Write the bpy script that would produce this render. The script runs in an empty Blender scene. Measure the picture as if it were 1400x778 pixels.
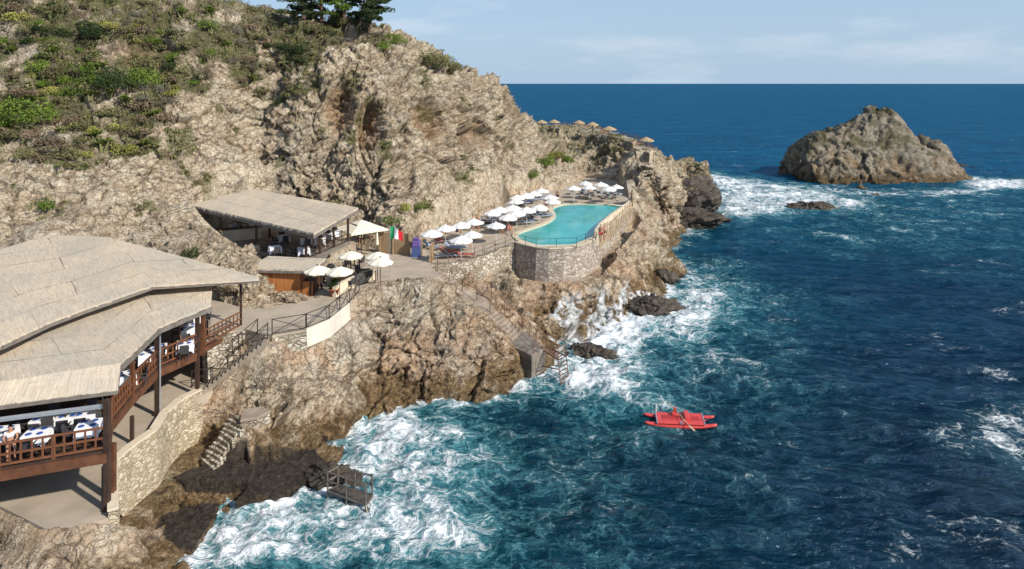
import bpy, bmesh, math, random
import numpy as np
from mathutils import Vector, Matrix, Euler
from math import radians, sin, cos, pi, sqrt, atan2

# ------------------------------------------------------------------ camera, world, sun, exposure
S = bpy.context.scene
COL = S.collection
HC = 22.0
F = 934.0
cam_data = bpy.data.cameras.new('camera')
cam = bpy.data.objects.new('camera', cam_data)
COL.objects.link(cam)
cam.location = (0, 0, HC)
cam.rotation_euler = (pi / 2, 0, 0)          # level camera, verticals kept upright by a lens shift
cam_data.shift_y = -275 / 1400
cam_data.sensor_width = 36
cam_data.lens = 36 * F / 1400
cam_data.clip_start = 0.5
cam_data.clip_end = 60000
S.camera = cam

SUN_ELEV = radians(35)
SUN_AZ = atan2(0.83, -0.55)          # compass angle clockwise from +Y, towards the sun
w = bpy.data.worlds.new('World'); S.world = w; w.use_nodes = True
nt = w.node_tree; nt.nodes.clear()
wo = nt.nodes.new('ShaderNodeOutputWorld'); bg = nt.nodes.new('ShaderNodeBackground')
sky = nt.nodes.new('ShaderNodeTexSky'); sky.sky_type = 'NISHITA'; sky.sun_disc = False
sky.sun_elevation = SUN_ELEV; sky.sun_rotation = SUN_AZ; sky.altitude = 0
sky.air_density = 1.0; sky.dust_density = 1.2; sky.ozone_density = 1.6
bg.inputs['Strength'].default_value = 0.115
# thin clouds
geo = nt.nodes.new('ShaderNodeTexCoord')
mp = nt.nodes.new('ShaderNodeMapping'); mp.inputs['Scale'].default_value = (1.6, 1.6, 7.0)
mp.inputs['Location'].default_value = (0.35, 0.2, 0.1)
cn = nt.nodes.new('ShaderNodeTexNoise'); cn.inputs['Scale'].default_value = 2.2; cn.inputs['Detail'].default_value = 7
cn.inputs['Roughness'].default_value = 0.55
cr = nt.nodes.new('ShaderNodeValToRGB')
cr.color_ramp.elements[0].position = 0.52; cr.color_ramp.elements[0].color = (0, 0, 0, 1)
cr.color_ramp.elements[1].position = 0.8; cr.color_ramp.elements[1].color = (0.6, 0.6, 0.6, 1)
tint = nt.nodes.new('ShaderNodeMix'); tint.data_type = 'RGBA'; tint.blend_type = 'MULTIPLY'
tint.inputs[0].default_value = 1.0; tint.inputs[7].default_value = (0.85, 0.95, 1.1, 1)
mixc = nt.nodes.new('ShaderNodeMix'); mixc.data_type = 'RGBA'
mixc.inputs[7].default_value = (6.6, 7.0, 7.6, 1)
nt.links.new(geo.outputs['Generated'], mp.inputs['Vector'])
nt.links.new(mp.outputs[0], cn.inputs['Vector']); nt.links.new(cn.outputs['Fac'], cr.inputs['Fac'])
nt.links.new(cr.outputs[0], mixc.inputs[0]); nt.links.new(sky.outputs[0], tint.inputs[6])
sxyz = nt.nodes.new('ShaderNodeSeparateXYZ'); nt.links.new(geo.outputs['Generated'], sxyz.inputs[0])
hz = nt.nodes.new('ShaderNodeValToRGB'); nt.links.new(sxyz.outputs['Z'], hz.inputs['Fac'])
hz.color_ramp.elements[0].position = 0.0; hz.color_ramp.elements[0].color = (0.9, 0.9, 0.9, 1)
hz.color_ramp.elements[1].position = 0.35; hz.color_ramp.elements[1].color = (0.25, 0.25, 0.25, 1)
hmix = nt.nodes.new('ShaderNodeMix'); hmix.data_type = 'RGBA'; hmix.inputs[7].default_value = (3.5, 4.7, 6.1, 1)
nt.links.new(hz.outputs[0], hmix.inputs[0]); nt.links.new(tint.outputs[2], hmix.inputs[6]); nt.links.new(hmix.outputs[2], mixc.inputs[6])
nt.links.new(mixc.outputs[2], bg.inputs['Color']); nt.links.new(bg.outputs[0], wo.inputs['Surface'])

sd = bpy.data.lights.new('sun', 'SUN'); sun = bpy.data.objects.new('sun', sd); COL.objects.link(sun)
sd.energy = 5.0; sd.angle = radians(1.5); sd.color = (1.0, 0.93, 0.82)
sun_dir = Vector((sin(SUN_AZ) * cos(SUN_ELEV), cos(SUN_AZ) * cos(SUN_ELEV), sin(SUN_ELEV)))
sun.rotation_euler = sun_dir.to_track_quat('Z', 'Y').to_euler()
sun.location = (60, -40, 60)

S.view_settings.view_transform = 'Standard'; S.view_settings.look = 'None'
S.view_settings.exposure = 0.18; S.view_settings.gamma = 1.0
S.view_settings.use_curve_mapping = False
S.render.engine = 'CYCLES'
random.seed(7); RNG = np.random.default_rng(11)

# ------------------------------------------------------------------ survey helpers (photo measurements -> world metres)
def PZ(px, py, z):
    Y = (HC - z) * F / (py - 114)
    return ((px - 700) / F * Y, Y, z)
def PY(px, py, Y):
    return ((px - 700) / F * Y, Y, HC - (py - 114) / F * Y)
def PT(px, py, t):
    Y = t * (0.9593 + (389 - py) / F * 0.2824) * 0.97
    yb = float(np.interp(px, [-150, 0, 150, 250, 350, 450, 583, 640, 700, 745, 900], [50, 53, 57, 61, 66, 68, 68, 78.5, 92, 100, 118]))
    return PY(px, py, yb + (Y - yb) * 0.64 if Y > yb else Y)

# ------------------------------------------------------------------ numpy noise
_g = RNG.normal(size=(4096, 3)); _g /= np.linalg.norm(_g, axis=1)[:, None]; _g = _g.astype(np.float32)
_r = RNG.random((4096, 3)).astype(np.float32)
def _hash(x, y, z, s=0):
    return ((x * 73856093) ^ (y * 19349663) ^ (z * 83492791) ^ (s * 2654435)) & 4095
def perlin(P, seed=0):
    P = np.asarray(P, dtype=np.float32)
    i = np.floor(P).astype(np.int64); f = P - i
    u = f * f * f * (f * (f * 6 - 15) + 10)
    out = 0
    for dx in (0, 1):
        wx = u[:, 0] if dx else 1 - u[:, 0]
        for dy in (0, 1):
            wy = u[:, 1] if dy else 1 - u[:, 1]
            for dz in (0, 1):
                wz = u[:, 2] if dz else 1 - u[:, 2]
                g = _g[_hash(i[:, 0] + dx, i[:, 1] + dy, i[:, 2] + dz, seed)]
                d = g[:, 0] * (f[:, 0] - dx) + g[:, 1] * (f[:, 1] - dy) + g[:, 2] * (f[:, 2] - dz)
                out = out + wx * wy * wz * d
    return out * 1.6
def fbm(P, octs=4, gain=0.5, seed=0, ridged=False):
    a, s, out = 1.0, 1.0, 0
    for k in range(octs):
        n = perlin(P * s + 17.3 * k, seed + k)
        if ridged: n = 1 - 2 * np.abs(n)
        out = out + a * n; a *= gain; s *= 2.03
    return out
def worley(P, seed=0):
    P = np.asarray(P, dtype=np.float32)
    i = np.floor(P).astype(np.int64); f = (P - i).astype(np.float32)
    f1 = np.full(len(P), 9.0, np.float32); f2 = f1.copy(); cid = np.zeros(len(P), np.float32)
    for dx in (-1, 0, 1):
        for dy in (-1, 0, 1):
            for dz in (-1, 0, 1):
                h = _hash(i[:, 0] + dx, i[:, 1] + dy, i[:, 2] + dz, seed)
                r = _r[h]
                d = (r[:, 0] + dx - f[:, 0]) ** 2 + (r[:, 1] + dy - f[:, 1]) ** 2 + (r[:, 2] + dz - f[:, 2]) ** 2
                c = d < f1
                f2 = np.where(c, f1, np.minimum(f2, d)); cid = np.where(c, _r[(h * 7 + 3) & 4095, 0], cid)
                f1 = np.where(c, d, f1)
    return np.sqrt(f1), np.sqrt(f2), cid
def facet(P, seed=0, tilt=1.0):
    """cells with a flat tilted face each: returns height, gap to the neighbour, cell value"""
    P = np.asarray(P, dtype=np.float32)
    i = np.floor(P).astype(np.int64); f = (P - i).astype(np.float32)
    f1 = np.full(len(P), 9.0, np.float32); f2 = f1.copy(); cid = np.zeros(len(P), np.float32); hh = np.zeros(len(P), np.float32)
    for dx in (-1, 0, 1):
        for dy in (-1, 0, 1):
            for dz in (-1, 0, 1):
                h = _hash(i[:, 0] + dx, i[:, 1] + dy, i[:, 2] + dz, seed)
                r = _r[h]
                ox, oy, oz = r[:, 0] + dx - f[:, 0], r[:, 1] + dy - f[:, 1], r[:, 2] + dz - f[:, 2]
                d = ox * ox + oy * oy + oz * oz
                g = _g[(h * 5 + 11) & 4095]
                c = d < f1
                f2 = np.where(c, f1, np.minimum(f2, d)); cid = np.where(c, _r[(h * 7 + 3) & 4095, 0], cid)
                hh = np.where(c, g[:, 0] * ox + g[:, 1] * oy + g[:, 2] * oz, hh)
                f1 = np.where(c, d, f1)
    return hh * tilt + (cid - 0.5), np.sqrt(f2) - np.sqrt(f1), cid
def sstep(a, b, x):
    t = np.clip((x - a) / (b - a), 0, 1); return t * t * (3 - 2 * t)
def in_poly(X, Y, poly):
    ins = np.zeros(X.shape, bool); n = len(poly)
    for k in range(n):
        x1, y1 = poly[k][:2]; x2, y2 = poly[(k + 1) % n][:2]
        if y1 == y2: continue
        c = ((y1 > Y) != (y2 > Y)) & (X < (x2 - x1) * (Y - y1) / (y2 - y1) + x1)
        ins ^= c
    return ins
def dist_line(X, Y, pts, closed=False):
    d = np.full(X.shape, 1e9, np.float32); n = len(pts)
    for k in range(n if closed else n - 1):
        x1, y1 = pts[k][:2]; x2, y2 = pts[(k + 1) % n][:2]
        vx, vy = x2 - x1, y2 - y1; L = vx * vx + vy * vy + 1e-9
        t = np.clip(((X - x1) * vx + (Y - y1) * vy) / L, 0, 1)
        d = np.minimum(d, np.hypot(X - x1 - t * vx, Y - y1 - t * vy))
    return d
def rbf_fit(pts):
    P = np.array(pts, float); D = np.hypot(P[:, None, 0] - P[None, :, 0], P[:, None, 1] - P[None, :, 1])
    n = len(P); A = np.zeros((n + 3, n + 3)); A[:n, :n] = D + np.eye(n) * 0.02
    A[:n, n] = 1; A[:n, n + 1] = P[:, 0]; A[:n, n + 2] = P[:, 1]; A[n:, :n] = A[:n, n:].T
    b = np.zeros(n + 3); b[:n] = P[:, 2]
    return P, np.linalg.lstsq(A, b, rcond=None)[0]
def rbf_eval(fit, X, Y):
    P, wt = fit; n = len(P); out = wt[n] + wt[n + 1] * X + wt[n + 2] * Y
    for k in range(n):
        out = out + wt[k] * np.hypot(X - P[k, 0], Y - P[k, 1])
    return out

# ------------------------------------------------------------------ materials
def sock(n, name): return n.inputs[name]
def new_mat(name):
    m = bpy.data.materials.new(name); m.use_nodes = True
    return m, m.node_tree, m.node_tree.nodes['Principled BSDF']
class NB:
    """small node builder"""
    def __init__(s, nt): s.nt = nt
    def n(s, t, **kw):
        nd = s.nt.nodes.new(t)
        for k, v in kw.items():
            if hasattr(nd, k): setattr(nd, k, v)
        return nd
    def l(s, a, b): s.nt.links.new(a, b)
    def noise(s, scale, detail=4, rough=0.55, vec=None, dist=0):
        nd = s.n('ShaderNodeTexNoise'); nd.inputs['Scale'].default_value = scale
        nd.inputs['Detail'].default_value = detail; nd.inputs['Roughness'].default_value = rough
        nd.inputs['Distortion'].default_value = dist
        if vec is not None: s.l(vec, nd.inputs['Vector'])
        return nd.outputs['Fac']
    def ramp(s, fac, stops):
        r = s.n('ShaderNodeValToRGB'); e = r.color_ramp.elements
        while len(e) > 1: e.remove(e[0])
        e[0].position = stops[0][0]; e[0].color = (*stops[0][1], 1) if len(stops[0][1]) == 3 else stops[0][1]
        for p, c in stops[1:]:
            q = e.new(p); q.color = (*c, 1)
        s.l(fac, r.inputs['Fac']); return r.outputs['Color']
    def mapr(s, v, a, b, c=0.0, d=1.0):
        r = s.n('ShaderNodeMapRange'); s.l(v, r.inputs['Value'])
        for k, x in zip(('From Min', 'From Max', 'To Min', 'To Max'), (a, b, c, d)): r.inputs[k].default_value = x
        return r.outputs[0]
    def math(s, op, a, b=None, clamp=False):
        r = s.n('ShaderNodeMath', operation=op); r.use_clamp = clamp
        for k, x in enumerate((a, b)):
            if x is None: continue
            if isinstance(x, (int, float)): r.inputs[k].default_value = x
            else: s.l(x, r.inputs[k])
        return r.outputs[0]
    def mix(s, fac, a, b, mode='MIX'):
        r = s.n('ShaderNodeMix', data_type='RGBA', blend_type=mode)
        for k, x in ((0, fac), (6, a), (7, b)):
            if isinstance(x, (int, float)): r.inputs[k].default_value = x
            elif isinstance(x, tuple): r.inputs[k].default_value = (*x[:3], 1)
            else: s.l(x, r.inputs[k])
        return r.outputs[2]
    def bump(s, h, strength=0.5, dist=0.1, normal=None):
        b = s.n('ShaderNodeBump'); b.inputs['Strength'].default_value = strength; b.inputs['Distance'].default_value = dist
        s.l(h, b.inputs['Height'])
        if normal is not None: s.l(normal, b.inputs['Normal'])
        return b.outputs[0]
    def attr(s, name):
        a = s.n('ShaderNodeAttribute'); a.attribute_name = name; return a.outputs['Fac']
    def pos(s): return s.n('ShaderNodeNewGeometry').outputs['Position']
    def obj(s): return s.n('ShaderNodeTexCoord').outputs['Object']
    def vmul(s, v, xyz):
        m = s.n('ShaderNodeMapping'); m.inputs['Scale'].default_value = xyz; s.l(v, m.inputs['Vector']); return m.outputs[0]

# ------------------------------------------------------------------ tagging
def tag(o, label=None, cat=None, group=None, kind=None):
    if label: o['label'] = label
    if cat: o['category'] = cat
    if group: o['group'] = group
    if kind: o['kind'] = kind
    return o
def empty(name, loc=(0, 0, 0), rz=0, **kw):
    o = bpy.data.objects.new(name, None); COL.objects.link(o); o.location = loc; o.rotation_euler = (0, 0, rz)
    o.empty_display_size = 0.3
    return tag(o, **kw)
def mesh_np(name, V, Fc, mat=None, smooth=True, attrs=None):
    me = bpy.data.meshes.new(name)
    V = np.asarray(V, np.float32); Fc = np.asarray(Fc, np.int32); k = Fc.shape[1]
    me.vertices.add(len(V)); me.vertices.foreach_set('co', V.ravel())
    me.loops.add(Fc.size); me.loops.foreach_set('vertex_index', Fc.ravel())
    me.polygons.add(len(Fc)); me.polygons.foreach_set('loop_start', np.arange(0, Fc.size, k, dtype=np.int32))
    me.polygons.foreach_set('loop_total', np.full(len(Fc), k, np.int32))
    me.polygons.foreach_set('use_smooth', np.full(len(Fc), smooth, bool))
    me.update(); me.validate()
    for an, av in (attrs or {}).items():
        a = me.attributes.new(an, 'FLOAT', 'POINT'); a.data.foreach_set('value', np.asarray(av, np.float32))
    if mat: me.materials.append(mat)
    o = bpy.data.objects.new(name, me); COL.objects.link(o); return o
def grid_faces(nr, nc):
    a = (np.arange(nr - 1)[:, None] * nc + np.arange(nc - 1)[None, :]).ravel()
    return np.stack([a, a + 1, a + nc + 1, a + nc], 1)
def grid_normals(V, nr, nc):
    G = V.reshape(nr, nc, 3); du = np.gradient(G, axis=1); dv = np.gradient(G, axis=0)
    n = np.cross(du, dv).reshape(-1, 3); n /= np.linalg.norm(n, axis=1)[:, None] + 1e-9
    return n
# ------------------------------------------------------------------ TERRAIN
Z_LOW, Z_PATH, Z_POOL, Z_MID, Z_FAR = 3.5, 6.2, 6.0, 8.0, 6.2
def lz(z, *pts): return [PZ(a, b, z) for a, b in pts]
coast = lz(0, (-60, 860), (150, 850), (262, 795), (266, 750), (285, 712), (335, 690), (400, 668), (440, 645), (458, 606), (490, 578), (545, 550),
           (600, 552), (650, 545), (690, 535), (722, 520), (762, 508), (778, 480), (782, 452), (800, 434), (850, 430),
           (885, 420), (912, 408), (915, 385), (893, 350), (900, 318), (930, 312), (958, 298), (930, 284), (925, 272), (935, 255), (930, 240))
back = [(42, 185, 0), (30, 200, 0), (0, 215, 0), (-60, 230, 0), (-140, 240, 0)]
coast_all = coast + back
low_poly = lz(Z_LOW, (-120, 660), (0, 692), (60, 722), (100, 722), (161, 705), (159, 639), (179, 621), (214, 596), (229, 571),
              (250, 553), (275, 541), (300, 530), (272, 500), (230, 470), (60, 520), (-120, 560))
path_poly = lz(Z_PATH, (285, 458), (335, 450), (372, 459), (419, 451), (450, 438), (478, 415), (487, 394), (515, 385), (560, 383), (602, 378),
               (590, 366), (588, 345), (540, 343), (512, 345), (480, 335), (452, 343), (428, 372), (418, 400), (412, 412), (363, 421), (347, 424), (310, 414), (285, 405))
kiosk_poly = lz(Z_PATH, (350, 404), (412, 409), (426, 396), (452, 376), (440, 358), (362, 364))
crest_poly = lz(12.0, (716, 175), (760, 174.5), (800, 175.5), (830, 180), (872, 190), (868, 196), (830, 185), (790, 180), (722, 180))
crest2_poly = lz(11.2, (872, 194), (894, 203), (888, 209), (866, 202))
pool_poly = lz(Z_POOL, (588, 363), (637, 358), (703, 333), (733, 341), (788, 339), (815, 326), (865, 284), (859, 270), (852, 257), (845, 247), (800, 243), (770, 258),
               (745, 262), (700, 274), (640, 302), (583, 330), (583, 350))
mid_poly = [(-30, 62), (-15.4, 52.4), (-14, 61.5), (-25, 69)]
cp = []
cp += [(x, y, 0) for x, y, z in coast] + back
# seabed
cc = np.array([(p[0], p[1]) for p in coast_all])
for k in range(1, len(cc) - 1):
    t = cc[k + 1] - cc[k - 1]; t = t / np.linalg.norm(t); nrm = np.array([t[1], -t[0]])
    q = cc[k] + nrm * 9
    cp.append((q[0], q[1], -5.0))
cp += [(20, 20, -9), (60, 60, -10), (80, 150, -10), (80, 220, -10), (0, 5, -8), (-20, 8, -5), (60, 10, -12), (25, 45, -8), (40, 90, -8), (-2, 25, -8), (-60, 3, -2)]
# foreground rocks
cp += lz(3.6, (-100, 720), (20, 706), (60, 727), (120, 724), (158, 712)) + lz(2.6, (30, 775), (110, 772), (190, 735)) + lz(1.0, (150, 815), (225, 758), (215, 715))
cp += [(-40, 18, 3.5), (-60, 25, 5), (-30, 14, 1.5)]
# lower wall foot, slabs
cp += lz(0.9, (172, 716), (190, 704), (208, 690), (224, 672), (242, 650), (262, 632)) + lz(0.7, (250, 690), (330, 660), (400, 635), (290, 645), (345, 640))
cp += lz(1.6, (320, 600), (345, 590)) + lz(2.9, (300, 545), (345, 562), (370, 568), (385, 560)) + lz(2.2, (350, 585), (375, 590)) + lz(1.3, (385, 612), (350, 612)) + lz(0.9, (400, 612), (436, 610))
# lower terrace
cp += [(x, y, Z_LOW) for x, y, z in low_poly] + lz(Z_LOW, (80, 650), (180, 560))
# bluff below the iron fence
cp += lz(5.4, (345, 462), (385, 466), (425, 458), (458, 446), (482, 424)) + lz(3.9, (300, 525), (330, 505), (360, 500))
cp += lz(3.8, (400, 510), (450, 490), (500, 462)) + lz(2.0, (400, 560), (450, 545), (500, 515))
cp += lz(6.5, (505, 393), (545, 388), (585, 392)) + lz(5.4, (550, 420), (600, 412), (640, 420)) + lz(3.6, (540, 470), (600, 450), (650, 455), (690, 458))
cp += lz(1.8, (540, 518), (600, 510), (655, 500), (690, 492)) + lz(2.6, (700, 470), (665, 480))
# stair to jetty line
cp += lz(5.6, (612, 385)) + lz(4.4, (650, 410), (672, 400)) + lz(3.2, (690, 436), (715, 425)) + lz(2.0, (728, 466), (750, 446)) + lz(0.7, (765, 470), (770, 448))
cp += lz(4.8, (605, 372), (640, 396)) + lz(3.6, (680, 395), (705, 392), (700, 410)) + lz(1.4, (735, 430), (760, 430), (720, 440))
# path and pool terraces
cp += [(x, y, Z_PATH) for x, y, z in path_poly] + lz(Z_PATH, (540, 365), (360, 430), (480, 365))
cp += [(x, y, Z_POOL) for x, y, z in pool_poly] + lz(Z_POOL, (680, 300), (760, 310), (820, 262))
# foot of pool walls / rocks below the pool
cp += lz(3.2, (712, 372), (735, 384), (640, 400)) + lz(3.3, (770, 372), (810, 362)) + lz(1.6, (735, 420), (790, 410), (850, 400), (890, 385))
cp += lz(4.3, (840, 350), (850, 335)) + lz(2.6, (830, 385), (870, 370), (885, 350)) + lz(5.2, (862, 310)) + lz(6.2, (872, 284), (868, 295))
cp += lz(2.2, (892, 318), (890, 335)) + lz(4.0, (882, 320), (895, 290)) + lz(2.0, (905, 300), (915, 285))
# rib & headland
cp += lz(8.5, (880, 240), (873, 255)) + lz(10.5, (893, 218), (908, 212)) + lz(8.5, (900, 238), (920, 222)) + lz(6, (905, 262), (930, 240)) + lz(3.0, (928, 262), (945, 258)) + lz(6.8, (868, 262))
cp += lz(11.2, (880, 200), (855, 206)) + lz(11.8, (850, 192), (820, 185)) + lz(12.0, (735, 178), (770, 176), (800, 177)) + lz(12, (740, 172), (790, 173), (830, 181), (870, 191))
cp += lz(10, (770, 190), (820, 202), (858, 214)) + lz(8.6, (780, 212), (830, 222), (866, 232)) + lz(7.4, (790, 232), (840, 234)) + lz(6.6, (790, 244), (850, 242), (768, 254))
cp += [(36, 140, 7), (34, 160, 6), (20, 178, 7), (0, 190, 8), (36, 128, 8), (-40, 195, 10), (-90, 200, 15)]
# cliff foot
cp += [(-75, 38, 6.5), (-58, 46, 6.5), (-50, 52, 6.6), (-38, 55, 7), (-33, 57, 7.2)] + [(x, y, Z_MID) for x, y in mid_poly] + [(-27, 70.5, 8.4), (-21, 68.5, 8.2), (-14, 66.5, 6.6)]
cp += lz(6.4, (583, 329), (640, 300), (700, 272), (745, 259)) + lz(6.6, (530, 342), (560, 340))
# outcrop between the roofs
cp += [PY(300, 362, 53), PY(245, 335, 54), PY(335, 368, 51.5), PY(318, 388, 49.5), PY(382, 412, 49.6)]
# cliff face (pixel, pixel, camera depth)
face = [(583, 300, 73.2), (600, 270, 77), (640, 262, 86.5), (560, 250, 75), (520, 290, 70.5), (520, 230, 73), (450, 262, 71.5), (690, 235, 100), (740, 232, 110), (720, 196, 107),
        (640, 180, 93), (600, 170, 85.5), (560, 170, 81), (500, 180, 78), (450, 190, 76), (400, 215, 73), (600, 120, 92), (540, 120, 84.5), (660, 140, 100), (480, 110, 80.5),
        (400, 120, 77), (350, 170, 72), (345, 246, 71), (300, 200, 69), (250, 262, 63.5), (240, 200, 66), (150, 300, 59.5), (60, 300, 57), (-80, 300, 55), (150, 232, 62.5), (60, 225, 61.5), (-80, 225, 60),
        (300, 110, 73), (200, 150, 68), (100, 160, 66), (0, 150, 66), (-120, 150, 65), (300, 60, 76.5), (200, 60, 74), (100, 60, 72), (0, 60, 71), (-120, 60, 70), (420, 72, 80), (500, 75, 83),
        (220, 80, 74.5)]
cp += [PT(*p) for p in face]
ridge = [(735, 196, 112), (712, 176, 109), (700, 158, 108), (691, 138, 107), (680, 118, 105.5), (672, 116, 105), (650, 104, 102), (620, 94, 98), (575, 80, 93), (540, 70, 90), (505, 56, 88), (465, 44, 86), (420, 32, 84), (340, 24, 83), (290, 20, 82), (235, 8, 80), (100, -40, 79), (0, -70, 78), (-150, -120, 78)]
rw = [PT(*p) for p in ridge]; cp += rw
for k in range(5, len(rw)):
    x, y, z = rw[k]
    cp += [(x - 4, y + 14, z + (0.2 if k > 11 else -0.8)), (x - 10, y + 45, z - 2), (x - 15, y + 90, z - 9)]
fit = rbf_fit(cp)
gx = np.arange(-150, 90, 0.5); gy = np.arange(0, 245, 0.5)
GX, GY = np.meshgrid(gx, gy); HG = rbf_eval(fit, GX, GY)
for _ in range(2):
    HG[1:-1, 1:-1] = (HG[1:-1, 1:-1] * 4 + HG[:-2, 1:-1] + HG[2:, 1:-1] + HG[1:-1, :-2] + HG[1:-1, 2:]) / 8
def base_h(X, Y):
    fx = np.clip((X + 150) / 0.5, 0, len(gx) - 1.001); fy = np.clip(Y / 0.5, 0, len(gy) - 1.001)
    i = fx.astype(int); j = fy.astype(int); a = fx - i; b = fy - j
    return (HG[j, i] * (1 - a) + HG[j, i + 1] * a) * (1 - b) + (HG[j + 1, i] * (1 - a) + HG[j + 1, i + 1] * a) * b
terr = [(low_poly, Z_LOW), (path_poly, Z_PATH), (pool_poly, Z_POOL), (mid_poly, Z_MID), (kiosk_poly, Z_PATH), (crest_poly, 12.2), (crest2_poly, 11.4)]
skirts = [(lz(3.5, (159, 668), (160, 639), (179, 621), (214, 596), (229, 571), (250, 553), (276, 540)), 0.9, 1.7), (lz(6.2, (419, 451.5), (450, 438.5), (478, 415.5)), 5.0, 0.9),
          (lz(6.0, (587, 363.5), (637, 358.5), (672, 345), (704, 333.5)), 4.2, 1.4), (lz(6.0, (703.5, 333.5), (733, 341.5), (788, 340), (815, 327)), 3.0, 1.6), (lz(6.0, (815, 327), (840, 306), (860, 289)), 3.7, 1.3)]
tracks = [([(366, 462, 6.2), (283, 527, 3.5)], 0.75), ([(328, 568, 3.0), (284, 638, 0.9)], 0.75), ([(586, 368, 6.0), (630, 398, 4.6), (648, 408, 4.2), (664, 424, 3.8), (706, 460, 2.1), (722, 470, 2.0)], 1.0)]
tracks = [([PZ(*p) for p in l], wd) for l, wd in tracks]
slab_polys = [(lz(1.0, (238, 652), (262, 640), (300, 634), (335, 627), (352, 640), (345, 654), (255, 662)), 1.0), (lz(0.75, (322, 684), (345, 655), (350, 632), (430, 616), (450, 634), (400, 668)), 0.7), (lz(0.45, (200, 738), (212, 695), (300, 682), (292, 712), (262, 755)), 0.45)]
def flat_h(X, Y):
    """terraced height; returns height and a mask (0 on paved ground, 1 on free rock)"""
    H = base_h(X, Y); M = np.ones(X.shape)
    for line, zc, wd in skirts:
        d = dist_line(X, Y, line); H = np.where(d < wd + 1.5, np.minimum(H, zc + np.maximum(0, d - wd) * 3.0), H)
    for line, wd in tracks:
        for a, c in zip(line[:-1], line[1:]):
            vx, vy = c[0] - a[0], c[1] - a[1]; t = np.clip(((X - a[0]) * vx + (Y - a[1]) * vy) / (vx * vx + vy * vy), 0, 1)
            d = np.hypot(X - a[0] - t * vx, Y - a[1] - t * vy); zt = a[2] + (c[2] - a[2]) * t - 0.35
            H = np.where(d < wd, zt, np.where(d < wd + 1.0, H * (d - wd) + zt * (wd + 1 - d), H)); M = np.minimum(M, sstep(wd, wd + 1.6, d))
    for poly, z in slab_polys:
        ins = in_poly(X, Y, poly); d = dist_line(X, Y, poly, True); H = np.where(ins, z, H); M = np.minimum(M, np.where(ins, .22, .22 + .78 * sstep(0.0, 0.8, d)))
    for poly, z in terr:
        ins = in_poly(X, Y, poly); H = np.where(ins, z - 0.25, H)
        d = dist_line(X, Y, poly, True)
        M = np.minimum(M, np.where(ins, 0, sstep(0.0, 2.6 if z < 11 else 1.2, d)))
    return H, M
def land_disp(P, N, M):
    """rock relief along the normal"""
    A = fbm(P / 14.0, 3, 0.5, 5) * 1.5
    W = P + 0.38 * np.stack([perlin(P / 1.6, 31), perlin(P / 1.6, 32), perlin(P / 1.6, 33)], 1) + 0.12 * np.stack([perlin(P / 0.35, 34), perlin(P / 0.35, 35), perlin(P / 0.35, 36)], 1)
    Wr = np.stack([W[:, 0] * 0.88 + W[:, 2] * 0.47, W[:, 1], W[:, 2] * 0.88 - W[:, 0] * 0.47], 1)
    b1, s1, cid = facet(Wr / np.array([3.6, 4.2, 2.3]), 3, 1.35)
    b2, s2, gid = facet(Wr / np.array([1.35, 1.5, 0.8]), 9, 1.9)
    b3, s3, eid = facet(Wr / np.array([.5, .55, .32]), 14, 1.6)
    c1 = np.exp(-(s1 / 0.045) ** 2); c2 = np.exp(-(s2 / 0.06) ** 2); c3 = np.exp(-(s3 / 0.08) ** 2)
    R = fbm(P / 2.2, 6, 0.66, 8, True) * 0.2
    rough = (0.70 + 0.6 * perlin(P / 19.0, 40)) * (1 - 0.35 * sstep(-22, -32, P[:, 0])) * (0.85 + 0.25 * sstep(60, 75, P[:, 1]) * sstep(7, 10, P[:, 2]) * (P[:, 0] < 20))
    face = sstep(50, 62, P[:, 1]) * sstep(7, 11, P[:, 2]) * (P[:, 1] < 125)
    Wb = P + 1.6 * np.stack([perlin(P / 7.0, 41), perlin(P / 7.0, 42), perlin(P / 7.0, 43)], 1)
    bb, sb, _c = facet(Wb / np.array([6.5, 6.5, 15.0]), 23, 1.5)
    A = A * (1 - .35 * face) + face * (bb * 1.15 - 0.35 * np.exp(-(sb / 0.07) ** 2)) * (0.5 + 0.5 * sstep(-30, -12, P[:, 0]))
    D = A * np.minimum(1, M) + (b1 * 0.8 - 0.3 * c1 + b2 * 0.38 - 0.16 * c2 + b3 * 0.16 - 0.07 * c3 + R) * rough
    return D * M, cid, 0.5 * c1 + 0.45 * c2 + 0.3 * c3
# polar tessellation, rows spread by arc length
NC, NR = 1240, 900
th = np.radians(np.linspace(-49, 24, NC))
rr = 12 * (245 / 12) ** np.linspace(0, 1, 2200)
TH, RR = np.meshgrid(th, rr, indexing='ij')
X0, Y0 = np.sin(TH) * RR, np.cos(TH) * RR
H0, _m = flat_h(X0, Y0)
el = np.arctan2(H0 - HC, RR); run = np.maximum.accumulate(el, axis=1)
hid = el < run - 0.02
seg = np.hypot(np.diff(RR, axis=1), np.diff(H0, axis=1)) / RR[:, 1:]
seg = np.hypot(np.diff(el, axis=1) * 1.0, np.diff(RR, axis=1) / RR[:, 1:] * 0.30)
seg = np.where(hid[:, 1:], seg * 0.25, seg); seg = np.where(H0[:, 1:] < -1.5, seg * 0.12, seg)
cum = np.concatenate([np.zeros((NC, 1)), np.cumsum(seg, axis=1)], axis=1)
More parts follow.
